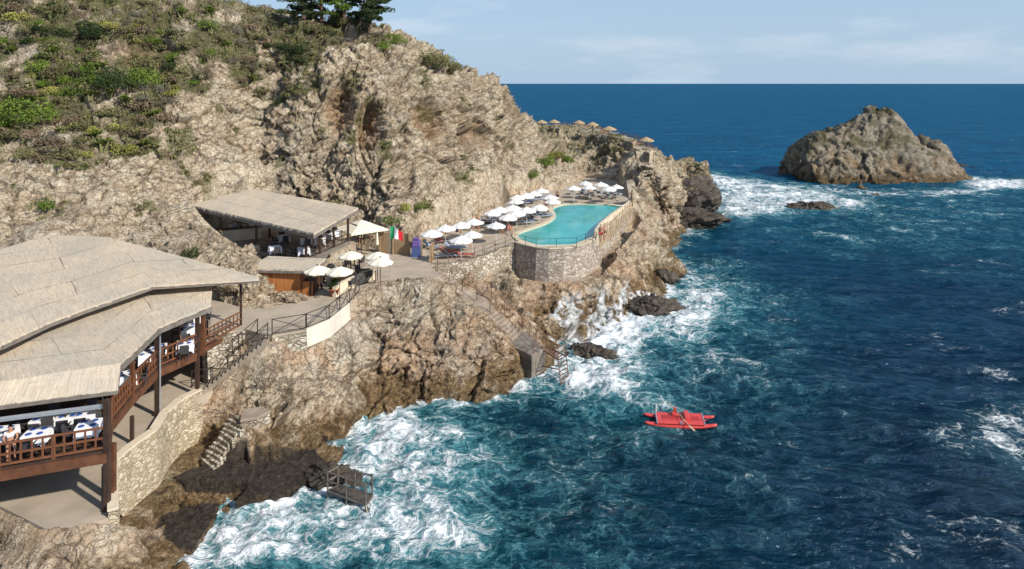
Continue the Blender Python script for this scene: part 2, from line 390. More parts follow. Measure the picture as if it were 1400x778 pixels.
# smooth neighbours so that rows flow
tot = cum[:, -1:]; cn_ = cum / tot
ker = np.ones(25) / 25
pad = np.pad(cn_, ((12, 12), (0, 0)), 'edge'); cs = np.cumsum(np.concatenate([np.zeros((1, pad.shape[1])), pad], 0), 0)
cn_ = (cs[25:] - cs[:-25]) / 25
q = np.linspace(0, 1, NR); RS = np.stack([np.interp(q, cn_[i], rr) for i in range(NC)])
TS = np.repeat(th[:, None], NR, 1); X, Y = (np.sin(TS) * RS).ravel(), (np.cos(TS) * RS).ravel()
H, M = flat_h(X, Y)
V = np.stack([X, Y, H], 1)
# normals from smooth height
e = 0.6
dzx = (base_h(X + e, Y) - base_h(X - e, Y)) / (2 * e); dzy = (base_h(X, Y + e) - base_h(X, Y - e)) / (2 * e)
N = np.stack([-dzx, -dzy, np.ones_like(dzx)], 1); N /= np.linalg.norm(N, axis=1)[:, None]
slope = 1 - N[:, 2]
# caves in the cliff face
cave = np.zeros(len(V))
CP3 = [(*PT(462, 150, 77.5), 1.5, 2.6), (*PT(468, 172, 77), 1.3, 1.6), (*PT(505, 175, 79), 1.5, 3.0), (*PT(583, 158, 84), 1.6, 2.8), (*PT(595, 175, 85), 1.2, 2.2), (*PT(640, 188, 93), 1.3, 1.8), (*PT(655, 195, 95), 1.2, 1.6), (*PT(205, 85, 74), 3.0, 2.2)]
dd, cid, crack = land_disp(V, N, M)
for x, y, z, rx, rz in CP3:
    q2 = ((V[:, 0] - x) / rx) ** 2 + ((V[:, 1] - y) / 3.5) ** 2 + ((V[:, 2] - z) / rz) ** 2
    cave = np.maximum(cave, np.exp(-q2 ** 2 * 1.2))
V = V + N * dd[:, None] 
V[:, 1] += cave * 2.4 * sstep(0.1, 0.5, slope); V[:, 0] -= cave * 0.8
V[:, 2] += np.where(dd > 9, 0, 0)
# slabs near the water become flatter
veg = sstep(-0.15, 0.35, perlin(V / 9.0, 50) + 0.5 * perlin(V / 2.5, 51) + sstep(15, 19, H) * sstep(-12, -26, X) * 1.0 - 0.55 * sstep(-2, 12, X) * 0 - sstep(17, 13, H) * 0.5 * (Y < 115))
mx, my = 700 + V[:, 0] / np.maximum(V[:, 1], 1) * F, 114 + (HC - V[:, 2]) / np.maximum(V[:, 1], 1) * F     # bearing of each point as surveyed on the photo
mx = mx + 22 * perlin(V / 5.0, 53); my = my + 18 * perlin(V / 4.0, 52)
veg_poly = [(-400, -300), (540, -300), (540, 42), (500, 52), (440, 70), (425, 120), (380, 140), (330, 128), (262, 118), (238, 150), (232, 208), (120, 218), (0, 216), (-400, 225)]
vg = in_poly(mx, my, veg_poly) * (V[:, 1] < 140) * (V[:, 2] > 11) * 1.0
vg = np.maximum(vg, sstep(112, 120, Y) * 0.55)
veg = vg * sstep(-0.62, 0.12, perlin(V / 4.0, 54) + 0.5 * perlin(V / 1.3, 55))
slabm = np.zeros(len(V))
for poly, z in slab_polys[:2] + [(lz(0.5, (205, 738), (222, 706), (262, 692), (296, 690), (285, 716), (262, 750)), 0)]: slabm = np.maximum(slabm, np.where(in_poly(V[:, 0], V[:, 1], poly), 1.0, np.exp(-(dist_line(V[:, 0], V[:, 1], poly, True) / .12) ** 2)))
wash_poly = lz(0.5, (770, 445), (795, 425), (850, 420), (900, 412), (915, 420), (870, 440), (820, 455), (790, 475), (768, 470))
wash = (in_poly(V[:, 0], V[:, 1], wash_poly) | (dist_line(V[:, 0], V[:, 1], wash_poly, True) < 1.2)) * sstep(3.0, 1.6, V[:, 2])
wash = wash * sstep(-0.35, 0.35, perlin(V / np.array([0.5, 0.5, 2.5]), 59) + 0.6 * perlin(V / 1.8, 60))
smallveg = sstep(0.42, 0.62, perlin(V / 3.0, 57) + 0.4 * perlin(V / 0.9, 58)) * sstep(7.5, 9, H)
def rock_material(name, grey=0.0, dim=(1, 1, 1)):
    m, nt_, bs = new_mat(name); b = NB(nt_); p = b.pos()
    sx = b.n('ShaderNodeSeparateXYZ'); b.l(p, sx.inputs[0]); z = sx.outputs['Z']
    n1 = b.noise(0.13, 5, 0.6, p); n2 = b.noise(0.9, 6, 0.65, p); n3 = b.noise(3.6, 5, 0.72, p)
    base = b.ramp(n2, [(0.28, (0.34, 0.25, 0.155)), (0.42, (0.56, 0.45, 0.31)), (0.55, (0.69, 0.59, 0.43)), (0.72, (0.78, 0.70, 0.55))])
    greyc = b.ramp(n2, [(0.3, (0.30, 0.26, 0.21)), (0.5, (0.55, 0.485, 0.405)), (0.7, (0.72, 0.655, 0.565))])
    ochre = b.ramp(n2, [(0.3, (0.34, 0.20, 0.11)), (0.5, (0.60, 0.40, 0.25)), (0.7, (0.72, 0.55, 0.40))])
    c = b.mix(b.mapr(n1, 0.47, 0.68, grey, max(grey, 0.5)), base, greyc)
    n4 = b.noise(0.21, 4, 0.6, b.vmul(p, (1.0, 1.0, 0.6)))
    oc = b.math('MULTIPLY', b.mapr(n4, 0.42, 0.60), b.mapr(z, 8.0, 4.5, 0.22, 0.9))
    c = b.mix(oc, c, ochre)
    st = b.noise(0.6, 5, 0.6, b.vmul(p, (1.6, 1.6, 0.3)))
    c = b.mix(b.mapr(st, 0.58, 0.72, 0, 0.35), c, (0.22, 0.18, 0.13))
    n5 = b.noise(11.0, 3, 0.75, p)
    c = b.mix(b.mapr(n5, 0.36, 0.50, 0.3, 0.0), c, (0.12, 0.09, 0.06))
    c = b.mix(b.mapr(n3, 0.34, 0.46, 0.55, 0.0), c, (0.12, 0.075, 0.05))
    c = b.mix(b.mapr(n5, 0.54, 0.66, 0.0, 0.3), c, (0.74, 0.68, 0.57))
    nw = b.n('ShaderNodeTexNoise'); nw.inputs['Scale'].default_value = 1.1; nw.inputs['Detail'].default_value = 5; nw.inputs['Roughness'].default_value = 0.65; b.l(p, nw.inputs['Vector'])
    sw = b.n('ShaderNodeVectorMath', operation='SCALE'); sw.inputs['Scale'].default_value = 1.3; b.l(nw.outputs['Color'], sw.inputs[0])
    aw = b.n('ShaderNodeVectorMath', operation='ADD'); b.l(p, aw.inputs[0]); b.l(sw.outputs[0], aw.inputs[1])
    cracks = None
    for sc_c, wd_c in ((0.55, 0.035), (1.5, 0.05)):
        vc = b.n('ShaderNodeTexVoronoi', feature='DISTANCE_TO_EDGE'); vc.inputs['Scale'].default_value = sc_c; b.l(b.vmul(aw.outputs[0], (1, 1, 1.5)), vc.inputs['Vector'])
        k_ = b.mapr(vc.outputs['Distance'], 0.0, wd_c, 1, 0); cracks = k_ if cracks is None else b.math('MAXIMUM', cracks, b.math('MULTIPLY', k_, 0.8))
    c = b.mix(b.math('MULTIPLY', cracks, b.mapr(b.noise(0.4, 3, 0.5, p), 0.4, 0.6, 0.1, 0.75)), c, (0.06, 0.045, 0.035))
    # cracks and vegetation
    c = b.mix(b.math('MULTIPLY', b.attr('crack'), 0.8, True), c, (0.07, 0.055, 0.04))
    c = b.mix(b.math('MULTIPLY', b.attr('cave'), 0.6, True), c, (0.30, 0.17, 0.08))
    vcol = b.ramp(b.noise(0.7, 5, 0.6, p), [(0.3, (0.055, 0.05, 0.03)), (0.45, (0.115, 0.10, 0.05)), (0.55, (0.10, 0.12, 0.035)), (0.7, (0.20, 0.165, 0.09))])
    c = b.mix(b.math('MULTIPLY', b.attr('veg'), b.mapr(n3, 0.3, 0.55, 0.55, 0.95)), c, vcol)
    c = b.mix(b.math('MULTIPLY', b.attr('tuft'), 0.65), c, b.ramp(n3, [(0.35, (0.05, 0.06, 0.02)), (0.65, (0.17, 0.17, 0.05))]))
    # tidal band: brown weed then black
    zz = b.math('ADD', z, b.mapr(b.noise(0.45, 5, 0.6, p), 0.3, 0.7, -1.3, 1.3))
    brown = b.ramp(n3, [(0.35, (0.06, 0.036, 0.015)), (0.55, (0.20, 0.125, 0.05)), (0.7, (0.36, 0.25, 0.11))])
    c = b.mix(b.mapr(zz, 2.3, 1.1, 0, 0.85), c, brown)
    c = b.mix(b.mapr(zz, 0.25, -0.35, 0, 0.85), c, (0.022, 0.017, 0.014))
    c = b.mix(b.math('MULTIPLY', b.attr('slab'), 0.93), c, b.ramp(n3, [(0.35, (0.022, 0.018, 0.015)), (0.65, (0.07, 0.058, 0.048))]))
    c = b.mix(1.0, c, dim, 'MULTIPLY')
    c = b.mix(b.attr('wash'), c, (0.8, 0.83, 0.84))
    b.l(c, bs.inputs['Base Color'])
    b.l(b.mapr(zz, 1.3, 0.2, 0.95, 0.45), bs.inputs['Roughness'])
    bs.inputs['Specular IOR Level'].default_value = 0.25
    h = b.math('ADD', b.math('MULTIPLY', cracks, -0.7), b.math('MULTIPLY', n3, 1.2))
    h = b.math('ADD', h, b.math('MULTIPLY', n5, 0.8))
    h = b.math('ADD', h, b.math('MULTIPLY', b.noise(2.0, 8, 0.75, p), 1.6))
    b.l(b.bump(h, 0.9, 0.22), bs.inputs['Normal'])
    return m
M_ROCK = rock_material('limestone')
M_ROCKG = rock_material('grey_limestone', 0.9, (0.62, 0.63, 0.59))
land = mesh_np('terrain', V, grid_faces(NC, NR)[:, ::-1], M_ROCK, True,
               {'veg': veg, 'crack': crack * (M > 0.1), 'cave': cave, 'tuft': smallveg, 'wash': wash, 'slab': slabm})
tag(land, kind='structure', label='rocky limestone cliff, bluff and headland running along the shore', cat='terrain')

# ------------------------------------------------------------------ SEA
def PXC(*p): return [PZ(a, b_, 0)[:2] for a, b_ in p]
NCs, NRs = 1300, 900
ths = np.radians(np.linspace(-52, 46, NCs))
el_ = np.linspace(math.atan(HC / 14.0), math.atan(HC / 900.0), NRs - 60)
rs = HC / np.tan(el_); rs = np.concatenate([rs, 900 * (45000 / 900) ** np.linspace(0.03, 1, 60)])
TSs, RSs = np.meshgrid(ths, rs, indexing='ij')
Xs, Ys = (np.sin(TSs) * RSs).ravel(), (np.cos(TSs) * RSs).ravel()
P2 = np.stack([Xs, Ys, np.zeros_like(Xs)], 1)
fade = 1 - sstep(150, 500, RSs.ravel())
inner = RSs.ravel() < 520
def wave_h(x, y):
    P = np.stack([x, y, np.zeros_like(x)], 1)
    a = radians(-20); u = x * cos(a) + y * sin(a); v = -x * sin(a) + y * cos(a)
    h = 0.34 * perlin(np.stack([u / 13, v / 6.5, u * 0], 1), 61)
    h = h + 0.26 * (1 - 2 * np.abs(perlin(np.stack([u / 5.4 + 3, v / 2.9, u * 0 + .5], 1), 62)))
    h = h + 0.12 * (1 - 2 * np.abs(perlin(np.stack([u / 2.3 + 3, v / 1.25, u * 0 + .5], 1), 63)))
    h = h + 0.05 * perlin(np.stack([u / 0.9, v / 0.55, u * 0], 1), 64)
    return h
hs = np.zeros(len(Xs)); hs[inner] = wave_h(Xs[inner], Ys[inner]) * fade[inner]
# foam and shallow water
dcst = np.full(len(Xs), 99.0); near = RSs.ravel() < 260
dcst[near] = dist_line(Xs[near], Ys[near], coast_all)
foam = np.zeros(len(Xs)); milk = np.zeros(len(Xs))
def blob(pts, amp, milkamp, width=2.0, close=True):
    poly = PXC(*pts); Xn, Yn = Xs[near], Ys[near]
    d = dist_line(Xn, Yn, poly, True); ins = in_poly(Xn, Yn, poly)
    s = np.where(ins, 1.0, 0) ; g = np.where(ins, sstep(-0.2, 1, d / width) * 0.5 + 0.5, 0.5 * np.exp(-(d / width) ** 2))
    foam[near] = np.maximum(foam[near], g * amp)
    g2 = np.where(ins, 1.0, np.exp(-(d / (width * 2.2)) ** 2)); milk[near] = np.maximum(milk[near], g2 * milkamp)
blob([(240, 790), (275, 705), (430, 645), (470, 585), (550, 548), (600, 590), (650, 640), (610, 690), (640, 730), (640, 790)], 0.78, 0.95, 2.0)
blob([(275, 790), (285, 700), (440, 640), (500, 590), (560, 560), (590, 600), (560, 680), (420, 700), (430, 780)], 0.92, 0.9, 1.2)
blob([(430, 690), (560, 640), (640, 690), (760, 700), (800, 760), (640, 790), (500, 790)], 0.33, 0.55, 3)
blob([(600, 555), (700, 520), (770, 500), (780, 520), (700, 548), (610, 580)], 0.75, 0.6, 1.0)
blob([(700, 520), (780, 440), (800, 420), (910, 415), (930, 390), (990, 395), (985, 440), (900, 480), (870, 560), (800, 545), (740, 530)], 0.96, 0.85, 2.5)
blob([(770, 440), (800, 430), (900, 420), (905, 440), (860, 480), (800, 500), (770, 490)], 1.3, 0.9, 1.5)
blob([(905, 380), (960, 380), (1060, 400), (1000, 460), (1000, 520), (900, 580), (760, 600), (850, 500)], 0.36, 0.45, 3.5)
blob([(895, 345), (935, 350), (1000, 370), (960, 400), (915, 400)], 0.62, 0.6, 2)
blob([(900, 320), (930, 305), (960, 318), (905, 345)], 0.75, 0.5, 1.5)
blob([(950, 235), (1063, 252), (1120, 262), (1200, 282), (1180, 292), (1100, 282), (1060, 296), (975, 300), (965, 262)], 0.88, 0.75, 4)
blob([(935, 232), (985, 245), (1060, 262), (1050, 280), (985, 262), (970, 262)], 0.7, 0.7, 3)
blob([(1060, 250), (1180, 262), (1320, 260), (1395, 245), (1420, 252), (1330, 268), (1190, 272), (1060, 262)], 0.62, 0.5, 3)
blob([(1320, 243), (1420, 248), (1420, 258), (1325, 262)], 1.0, 0.6, 2)
blob([(1140, 270), (1340, 268), (1400, 300), (1280, 330), (1120, 320)], 0.2, 0.55, 8)
blob([(640, 620), (740, 560), (880, 590), (960, 610), (860, 700), (720, 720)], 0.2, 0.28, 4)
blob([(1320, 590), (1345, 570), (1400, 555), (1420, 600), (1400, 640), (1350, 620), (1315, 615)], 0.62, 0.15, 1.2)
blob([(1290, 712), (1380, 708), (1378, 730), (1310, 735)], 0.62, 0.05, 0.8)
blob([(1160, 760), (1230, 748), (1250, 780), (1190, 790)], 0.6, 0.05, 0.8)
blob([(1330, 500), (1380, 510), (1400, 525), (1340, 520)], 0.56, 0.05, 0.8)
blob([(1350, 420), (1400, 418), (1410, 432), (1360, 432)], 0.56, 0.05, 0.8)
blob([(1110, 315), (1160, 325), (1170, 333), (1110, 322)], 0.66, 0.1, 1)
blob([(1000, 595), (1100, 600), (1110, 620), (1010, 615)], 0.5, 0.1, 1.2)
milk = np.maximum(milk * 0.8, np.where(near, np.exp(-(dcst / 5.0) ** 2) * 0.7, 0))
foam = np.maximum(foam, np.where(near, np.exp(-(dcst / 1.6) ** 2) * 0.85, 0))
foam = foam + 0.30 * hs * 1.6 * (foam < 0.3) * 0.5
wk = np.zeros(len(Xs)); wk[inner] = perlin(P2[inner] / np.array([40, 17, 1.0]), 70)
milk = np.clip(milk + 0.10 * np.maximum(wk, 0) * (RSs.ravel() < 120), 0, 1)
hs = hs * (1 - 0.45 * np.exp(-(dcst / 3) ** 2)) + foam * 0.12
hs[near] += sstep(0.5, 1.0, foam[near]) * 0.34 * fbm(P2[near] / 1.6, 3, 0.55, 66)
Vs = np.stack([Xs, Ys, hs], 1)

m, nt_, bs = new_mat('sea_water'); b = NB(nt_); p = b.pos()
fo = b.attr('foam'); mk = b.attr('milk'); wv_ = b.attr('crest')
# cell lace of foam
nz = b.n('ShaderNodeTexNoise'); nz.inputs['Scale'].default_value = 0.55; nz.inputs['Detail'].default_value = 6; b.l(p, nz.inputs['Vector'])
sc = b.n('ShaderNodeVectorMath', operation='SCALE'); sc.inputs['Scale'].default_value = 3.2; b.l(nz.outputs['Color'], sc.inputs[0])
ad = b.n('ShaderNodeVectorMath', operation='ADD'); b.l(p, ad.inputs[0]); b.l(sc.outputs[0], ad.inputs[1])
def lace(scale):
    v = b.n('ShaderNodeTexVoronoi', feature='DISTANCE_TO_EDGE'); v.inputs['Scale'].default_value = scale
    b.l(b.vmul(ad.outputs[0], (0.8, 1.15, 0.3)), v.inputs['Vector']); return v.outputs['Distance']
l1, l2, l3 = lace(0.55), lace(1.5), lace(3.8)
vein = b.math('ADD', b.math('MULTIPLY', b.mapr(l1, 0.0, 0.28, 1, 0), 0.36), b.math('MULTIPLY', b.mapr(l2, 0.0, 0.22, 1, 0), 0.36))
vein = b.math('ADD', vein, b.math('MULTIPLY', b.mapr(l3, 0.0, 0.25, 1, 0), 0.22))
patch = b.noise(0.28, 7, 0.68, ad.outputs[0]); fine = b.noise(3.5, 6, 0.7, p)
dens = b.math('ADD', b.math('MULTIPLY', b.math('SUBTRACT', patch, 0.5), 2.3), b.math('MULTIPLY', b.math('SUBTRACT', fine, 0.5), 0.9))
f_ = b.math('ADD', b.math('ADD', fo, dens), b.math('MULTIPLY', b.math('SUBTRACT', vein, 0.42), 0.85))
fm = b.mapr(f_, 0.60, 1.12); fm = b.math('MULTIPLY', fm, b.mapr(fo, 0.03, 0.16), True)
# scattered whitecaps in open water
wc = b.noise(0.16, 3, 0.5, b.vmul(p, (0.6, 1.4, 1)));  wc2 = b.noise(2.2, 5, 0.7, b.vmul(p, (0.7, 1.3, 1)))
wcm = b.math('MULTIPLY', b.mapr(wc, 0.645, 0.70), b.mapr(wc2, 0.53, 0.64), True)
wcm = b.math('MULTIPLY', wcm, 0.45)
fm = b.math('MAXIMUM', fm, wcm)
streak = b.noise(0.05, 5, 0.6, b.vmul(p, (0.6, 1.8, 1)))
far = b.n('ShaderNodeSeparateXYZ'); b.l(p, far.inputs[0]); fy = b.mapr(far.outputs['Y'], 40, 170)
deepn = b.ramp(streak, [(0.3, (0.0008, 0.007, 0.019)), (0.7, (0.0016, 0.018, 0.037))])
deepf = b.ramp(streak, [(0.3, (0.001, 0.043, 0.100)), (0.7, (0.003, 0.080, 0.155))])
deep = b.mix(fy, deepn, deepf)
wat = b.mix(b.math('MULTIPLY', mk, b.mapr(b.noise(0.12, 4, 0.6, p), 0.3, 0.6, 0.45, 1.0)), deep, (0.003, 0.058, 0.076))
wat = b.mix(b.math('MULTIPLY', b.mapr(f_, 0.15, 0.65), b.math('MULTIPLY', mk, 0.8)), wat, (0.11, 0.33, 0.36))
b.nt.nodes.update() if False else None
foamc = b.ramp(b.noise(1.3, 5, 0.7, p), [(0.35, (0.52, 0.62, 0.66)), (0.55, (0.82, 0.84, 0.85))])
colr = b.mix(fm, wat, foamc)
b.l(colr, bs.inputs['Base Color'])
b.l(b.mapr(fm, 0, 1, 0.16, 0.8), bs.inputs['Roughness'])
bs.inputs['IOR'].default_value = 1.33
hb = b.math('ADD', b.math('MULTIPLY', b.noise(0.9, 6, 0.62, b.vmul(p, (0.55, 1.3, 1))), 1.0), b.math('MULTIPLY', b.noise(0.22, 4, 0.6, b.vmul(p, (0.55, 1.5, 1))), 1.2))
hb = b.math('ADD', hb, b.math('MULTIPLY', b.noise(3.2, 4, 0.65, b.vmul(p, (0.6, 1.3, 1))), 0.35))
hb = b.math('ADD', hb, b.math('MULTIPLY', fm, 0.25))
bn = b.n('ShaderNodeBump'); bn.inputs['Strength'].default_value = 0.8; bn.inputs['Distance'].default_value = 0.75
b.l(hb, bn.inputs['Height'])
# small slopes of the ripples, kept at any distance
ns = b.n('ShaderNodeTexNoise'); ns.inputs['Scale'].default_value = 0.5; ns.inputs['Detail'].default_value = 5; ns.inputs['Roughness'].default_value = 0.65; b.l(b.vmul(p, (0.5, 1.4, 1)), ns.inputs['Vector'])
s1_ = b.n('ShaderNodeVectorMath', operation='SUBTRACT'); b.l(ns.outputs['Color'], s1_.inputs[0]); s1_.inputs[1].default_value = (0.5, 0.5, 0.5)
s2_ = b.n('ShaderNodeVectorMath', operation='MULTIPLY'); b.l(s1_.outputs[0], s2_.inputs[0]); s2_.inputs[1].default_value = (1.3, 1.9, 0.0)
s2b = b.n('ShaderNodeVectorMath', operation='SCALE'); b.l(s2_.outputs[0], s2b.inputs[0]); b.l(b.mapr(far.outputs['Y'], 40, 220, 0.35, 1.0), s2b.inputs['Scale'])
s3_ = b.n('ShaderNodeVectorMath', operation='ADD'); b.l(s2b.outputs[0], s3_.inputs[0]); b.l(bn.outputs[0], s3_.inputs[1])
s4_ = b.n('ShaderNodeVectorMath', operation='NORMALIZE'); b.l(s3_.outputs[0], s4_.inputs[0]); b.l(s4_.outputs[0], bs.inputs['Normal'])
bs.inputs['Specular IOR Level'].default_value = 0.0
gl = b.n('ShaderNodeBsdfGlossy'); gl.inputs['Roughness'].default_value = 0.12; b.l(s4_.outputs[0], gl.inputs['Normal']); gl.inputs['Color'].default_value = (0.5, 0.76, 1, 1)
fr_ = b.n('ShaderNodeFresnel'); fr_.inputs['IOR'].default_value = 1.33; b.l(s4_.outputs[0], fr_.inputs['Normal'])
fc = b.math('MULTIPLY', b.math('MINIMUM', fr_.outputs[0], b.mapr(far.outputs['Y'], 40, 400, 0.20, 0.13)), b.math('SUBTRACT', 1.0, fm), True)
ms = b.n('ShaderNodeMixShader'); b.l(fc, ms.inputs[0]); b.l(bs.outputs[0], ms.inputs[1]); b.l(gl.outputs[0], ms.inputs[2])
b.l(ms.outputs[0], [n_ for n_ in b.nt.nodes if n_.type == 'OUTPUT_MATERIAL'][0].inputs['Surface'])
M_SEA = m
sea = mesh_np('sea', Vs, grid_faces(NCs, NRs)[:, ::-1], M_SEA, True, {'foam': foam, 'milk': milk})
tag(sea, kind='structure', label='choppy deep blue open sea with white surf along the rocks', cat='sea')

# ------------------------------------------------------------------ ROCK ISLAND and single rocks
def rbf_rock(name, pts, x0, x1, y0, y1, step, mat, amp=1.0, **kw):
    ft = rbf_fit(pts); xs = np.arange(x0, x1, step); ys = np.arange(y0, y1, step)
    A, B = np.meshgrid(xs, ys, indexing='ij'); A_, B_ = A.ravel(), B.ravel()
    Hh = rbf_eval(ft, A_, B_); Vv = np.stack([A_, B_, np.maximum(Hh, -2.5)], 1)
    Nn = -grid_normals(Vv, *A.shape); Nn *= np.sign(Nn[:, 2:3])
    for _ in range(3):
        G = Nn.reshape(*A.shape, 3); G[1:-1, 1:-1] = (G[1:-1, 1:-1] + G[:-2, 1:-1] + G[2:, 1:-1] + G[1:-1, :-2] + G[1:-1, 2:]) / 5; Nn = G.reshape(-1, 3)
    Nn /= np.linalg.norm(Nn, axis=1)[:, None]
    d_, c_, ck = land_disp(Vv * np.array([.68, .68, 0.5]) , Nn, np.ones(len(Vv)))
    Vv = Vv + Nn * (d_ * amp)[:, None]
    tf = sstep(0.12, 0.4, perlin(Vv / 3.5, 77) + 0.4 * perlin(Vv / 1.0, 78)) * sstep(4, 6, Vv[:, 2]) * sstep(0.35, 0.7, Nn[:, 2])
    o = mesh_np(name, Vv, grid_faces(*A.shape), mat, True, {'veg': tf * 0, 'crack': ck, 'cave': tf * 0, 'tuft': tf, 'wash': tf * 0})
    return tag(o, **kw)
base = [PZ(a, b_, 0)[:2] for a, b_ in ((1088, 242), (1104, 247), (1134, 251), (1180, 252), (1230, 254), (1268, 253), (1292, 249))]
ip = [(x, y, -0.2) for x, y in base]
bk = [(p_[0] + 5 - k * .8, p_[1] + 24 * sin(pi * (k + 0.6) / 7.2) + 4, -0.2) for k, p_ in enumerate(base)]
ip += bk + [(x + dx, y, -8) for x, y, dx in ((51, 145, 0), (112, 145, 0))] + [(x * 0.95, y - 8, -6) for x, y in base] + [(p_[0], p_[1] + 9, -6) for p_ in bk]
for a, b_, Yy in ((1080, 225, 160), (1100, 200, 163), (1112, 188, 165), (1130, 192, 163), (1150, 172, 166), (1170, 160, 168), (1185, 152, 169), (1205, 152, 169), (1210, 172, 164), (1222, 158, 168), (1240, 178, 167),
                 (1250, 192, 166), (1262, 190, 166), (1285, 198, 165), (1300, 218, 164), (1312, 236, 162), (1130, 225, 156), (1180, 205, 159), (1180, 230, 154), (1230, 225, 157), (1270, 228, 157), (1100, 232, 155)):
    ip.append(PY(1197 + (a - 1192) * .93, b_ - (5 if b_ > 165 else 5), Yy - 3))
for a, b_, z, dy in ((1072, 243, -5, 0), (1060, 243, -7, 8), (1068, 243, -6, 18), (1330, 250, -5, 0), (1332, 250, -6, 12), (1078, 243, -4.5, 9)):
    q_ = PZ(a, b_, 0); ip.append((q_[0], q_[1] + dy, z))
for x, y, z in ((70, 165, 6), (76, 169, 9), (88, 169, 8), (98, 166, 4)): ip.append((x, y, z))
isl = rbf_rock('rock_island', ip, 50, 122, 132, 190, 0.27, M_ROCKG, 1.75, label='large grey rock island rising out of the sea, green tufts on its slopes', cat='rock island')
def lump(name, c, size, seed, mat, rz=0, n=110, amp=0.35, **kw):
    """single boulder grown from a sphere"""
    u, v = np.meshgrid(np.linspace(0, 2 * pi, n * 2 + 1), np.linspace(0.001, pi - 0.001, n), indexing='ij')
    D = np.stack([np.cos(u) * np.sin(v), np.sin(u) * np.sin(v), np.cos(v)], -1).reshape(-1, 3)
    P = D * np.array(size); R = Matrix.Rotation(rz, 3, 'Z'); P = P @ np.array(R).T
    P = P + np.array(c)
    q_ = perlin(D * 1.3 + seed, seed) * 0.8 + perlin(D * 2.9 + seed, seed + 1) * 0.35
    f1, f2, ci = worley(P / (min(size) * 0.55) + seed, seed)
    g1, g2, gi = worley(P / (min(size) * 0.22) + seed, seed)
    s = 1 + amp * q_ + (ci - 0.5) * amp * 0.7 - 0.25 * amp * np.exp(-((f2 - f1) / .1) ** 2) + (gi - .5) * amp * .25
    P = np.array(c) + (P - np.array(c)) * s[:, None]
    z0 = np.zeros(len(P)); ck = np.exp(-((f2 - f1) / .1) ** 2) * 0.7
    o = mesh_np(name, P, grid_faces(n * 2 + 1, n)[:, ::-1], mat, True, {'veg': z0, 'crack': ck, 'cave': z0, 'tuft': z0, 'wash': z0})
    return tag(o, **kw)
m, nt_, bs = new_mat('wet_dark_rock'); b = NB(nt_); p = b.pos()
n2 = b.noise(1.2, 6, 0.65, p); c = b.ramp(n2, [(0.3, (0.018, 0.014, 0.011)), (0.5, (0.055, 0.042, 0.03)), (0.7, (0.13, 0.10, 0.065))])
b.l(c, bs.inputs['Base Color']); bs.inputs['Roughness'].default_value = 0.6; b.l(b.bump(b.noise(3, 8, 0.7, p), 0.8, 0.3), bs.inputs['Normal']); M_WET = m
lump('sea_rock', PZ(1112, 285, 0.1), (4.2, 1.8, 1.1), 5, M_WET, -0.2, label='low dark wet rock in the foam in front of the rock island', cat='rock')
G_PR = 'dark rocks at the tip of the headland'
lump('shore_rock', PZ(930, 272, 2.6), (7.0, 5.0, 3.4), 8, M_WET, 0.1, label='upper dark brown rock jutting into the foam at the tip of the headland', cat='rock', group=G_PR)
lump('shore_rock', PZ(925, 301, 0.8), (6.6, 3.2, 1.9), 12, M_WET, -0.35, label='lower dark brown rock shelf jutting into the foam below the headland tip', cat='rock', group=G_PR)
lump('shore_rock', PZ(908, 382, 0.3), (1.4, 1.4, 1.0), 15, M_WET, 0, 60, label='small dark rock at the waterline right of the stone pool wall', cat='rock')
lump('shore_rock', PZ(895, 422, 0.3), (2.6, 1.6, 1.1), 18, M_WET, 0.2, 70, label='dark rock ledge at the right end of the surf below the pool', cat='rock')
lump('shore_rock', PZ(742, 455, 1.0), (1.7, 1.3, 1.1), 27, M_ROCK, 0.5, 70, label='orange brown boulder beside the concrete jetty', cat='rock')
lump('shore_rock', PZ(810, 487, -0.1), (2.3, 1.3, 0.8), 29, M_WET, -0.6, 70, label='low wet rock just right of the jetty ladder', cat='rock')
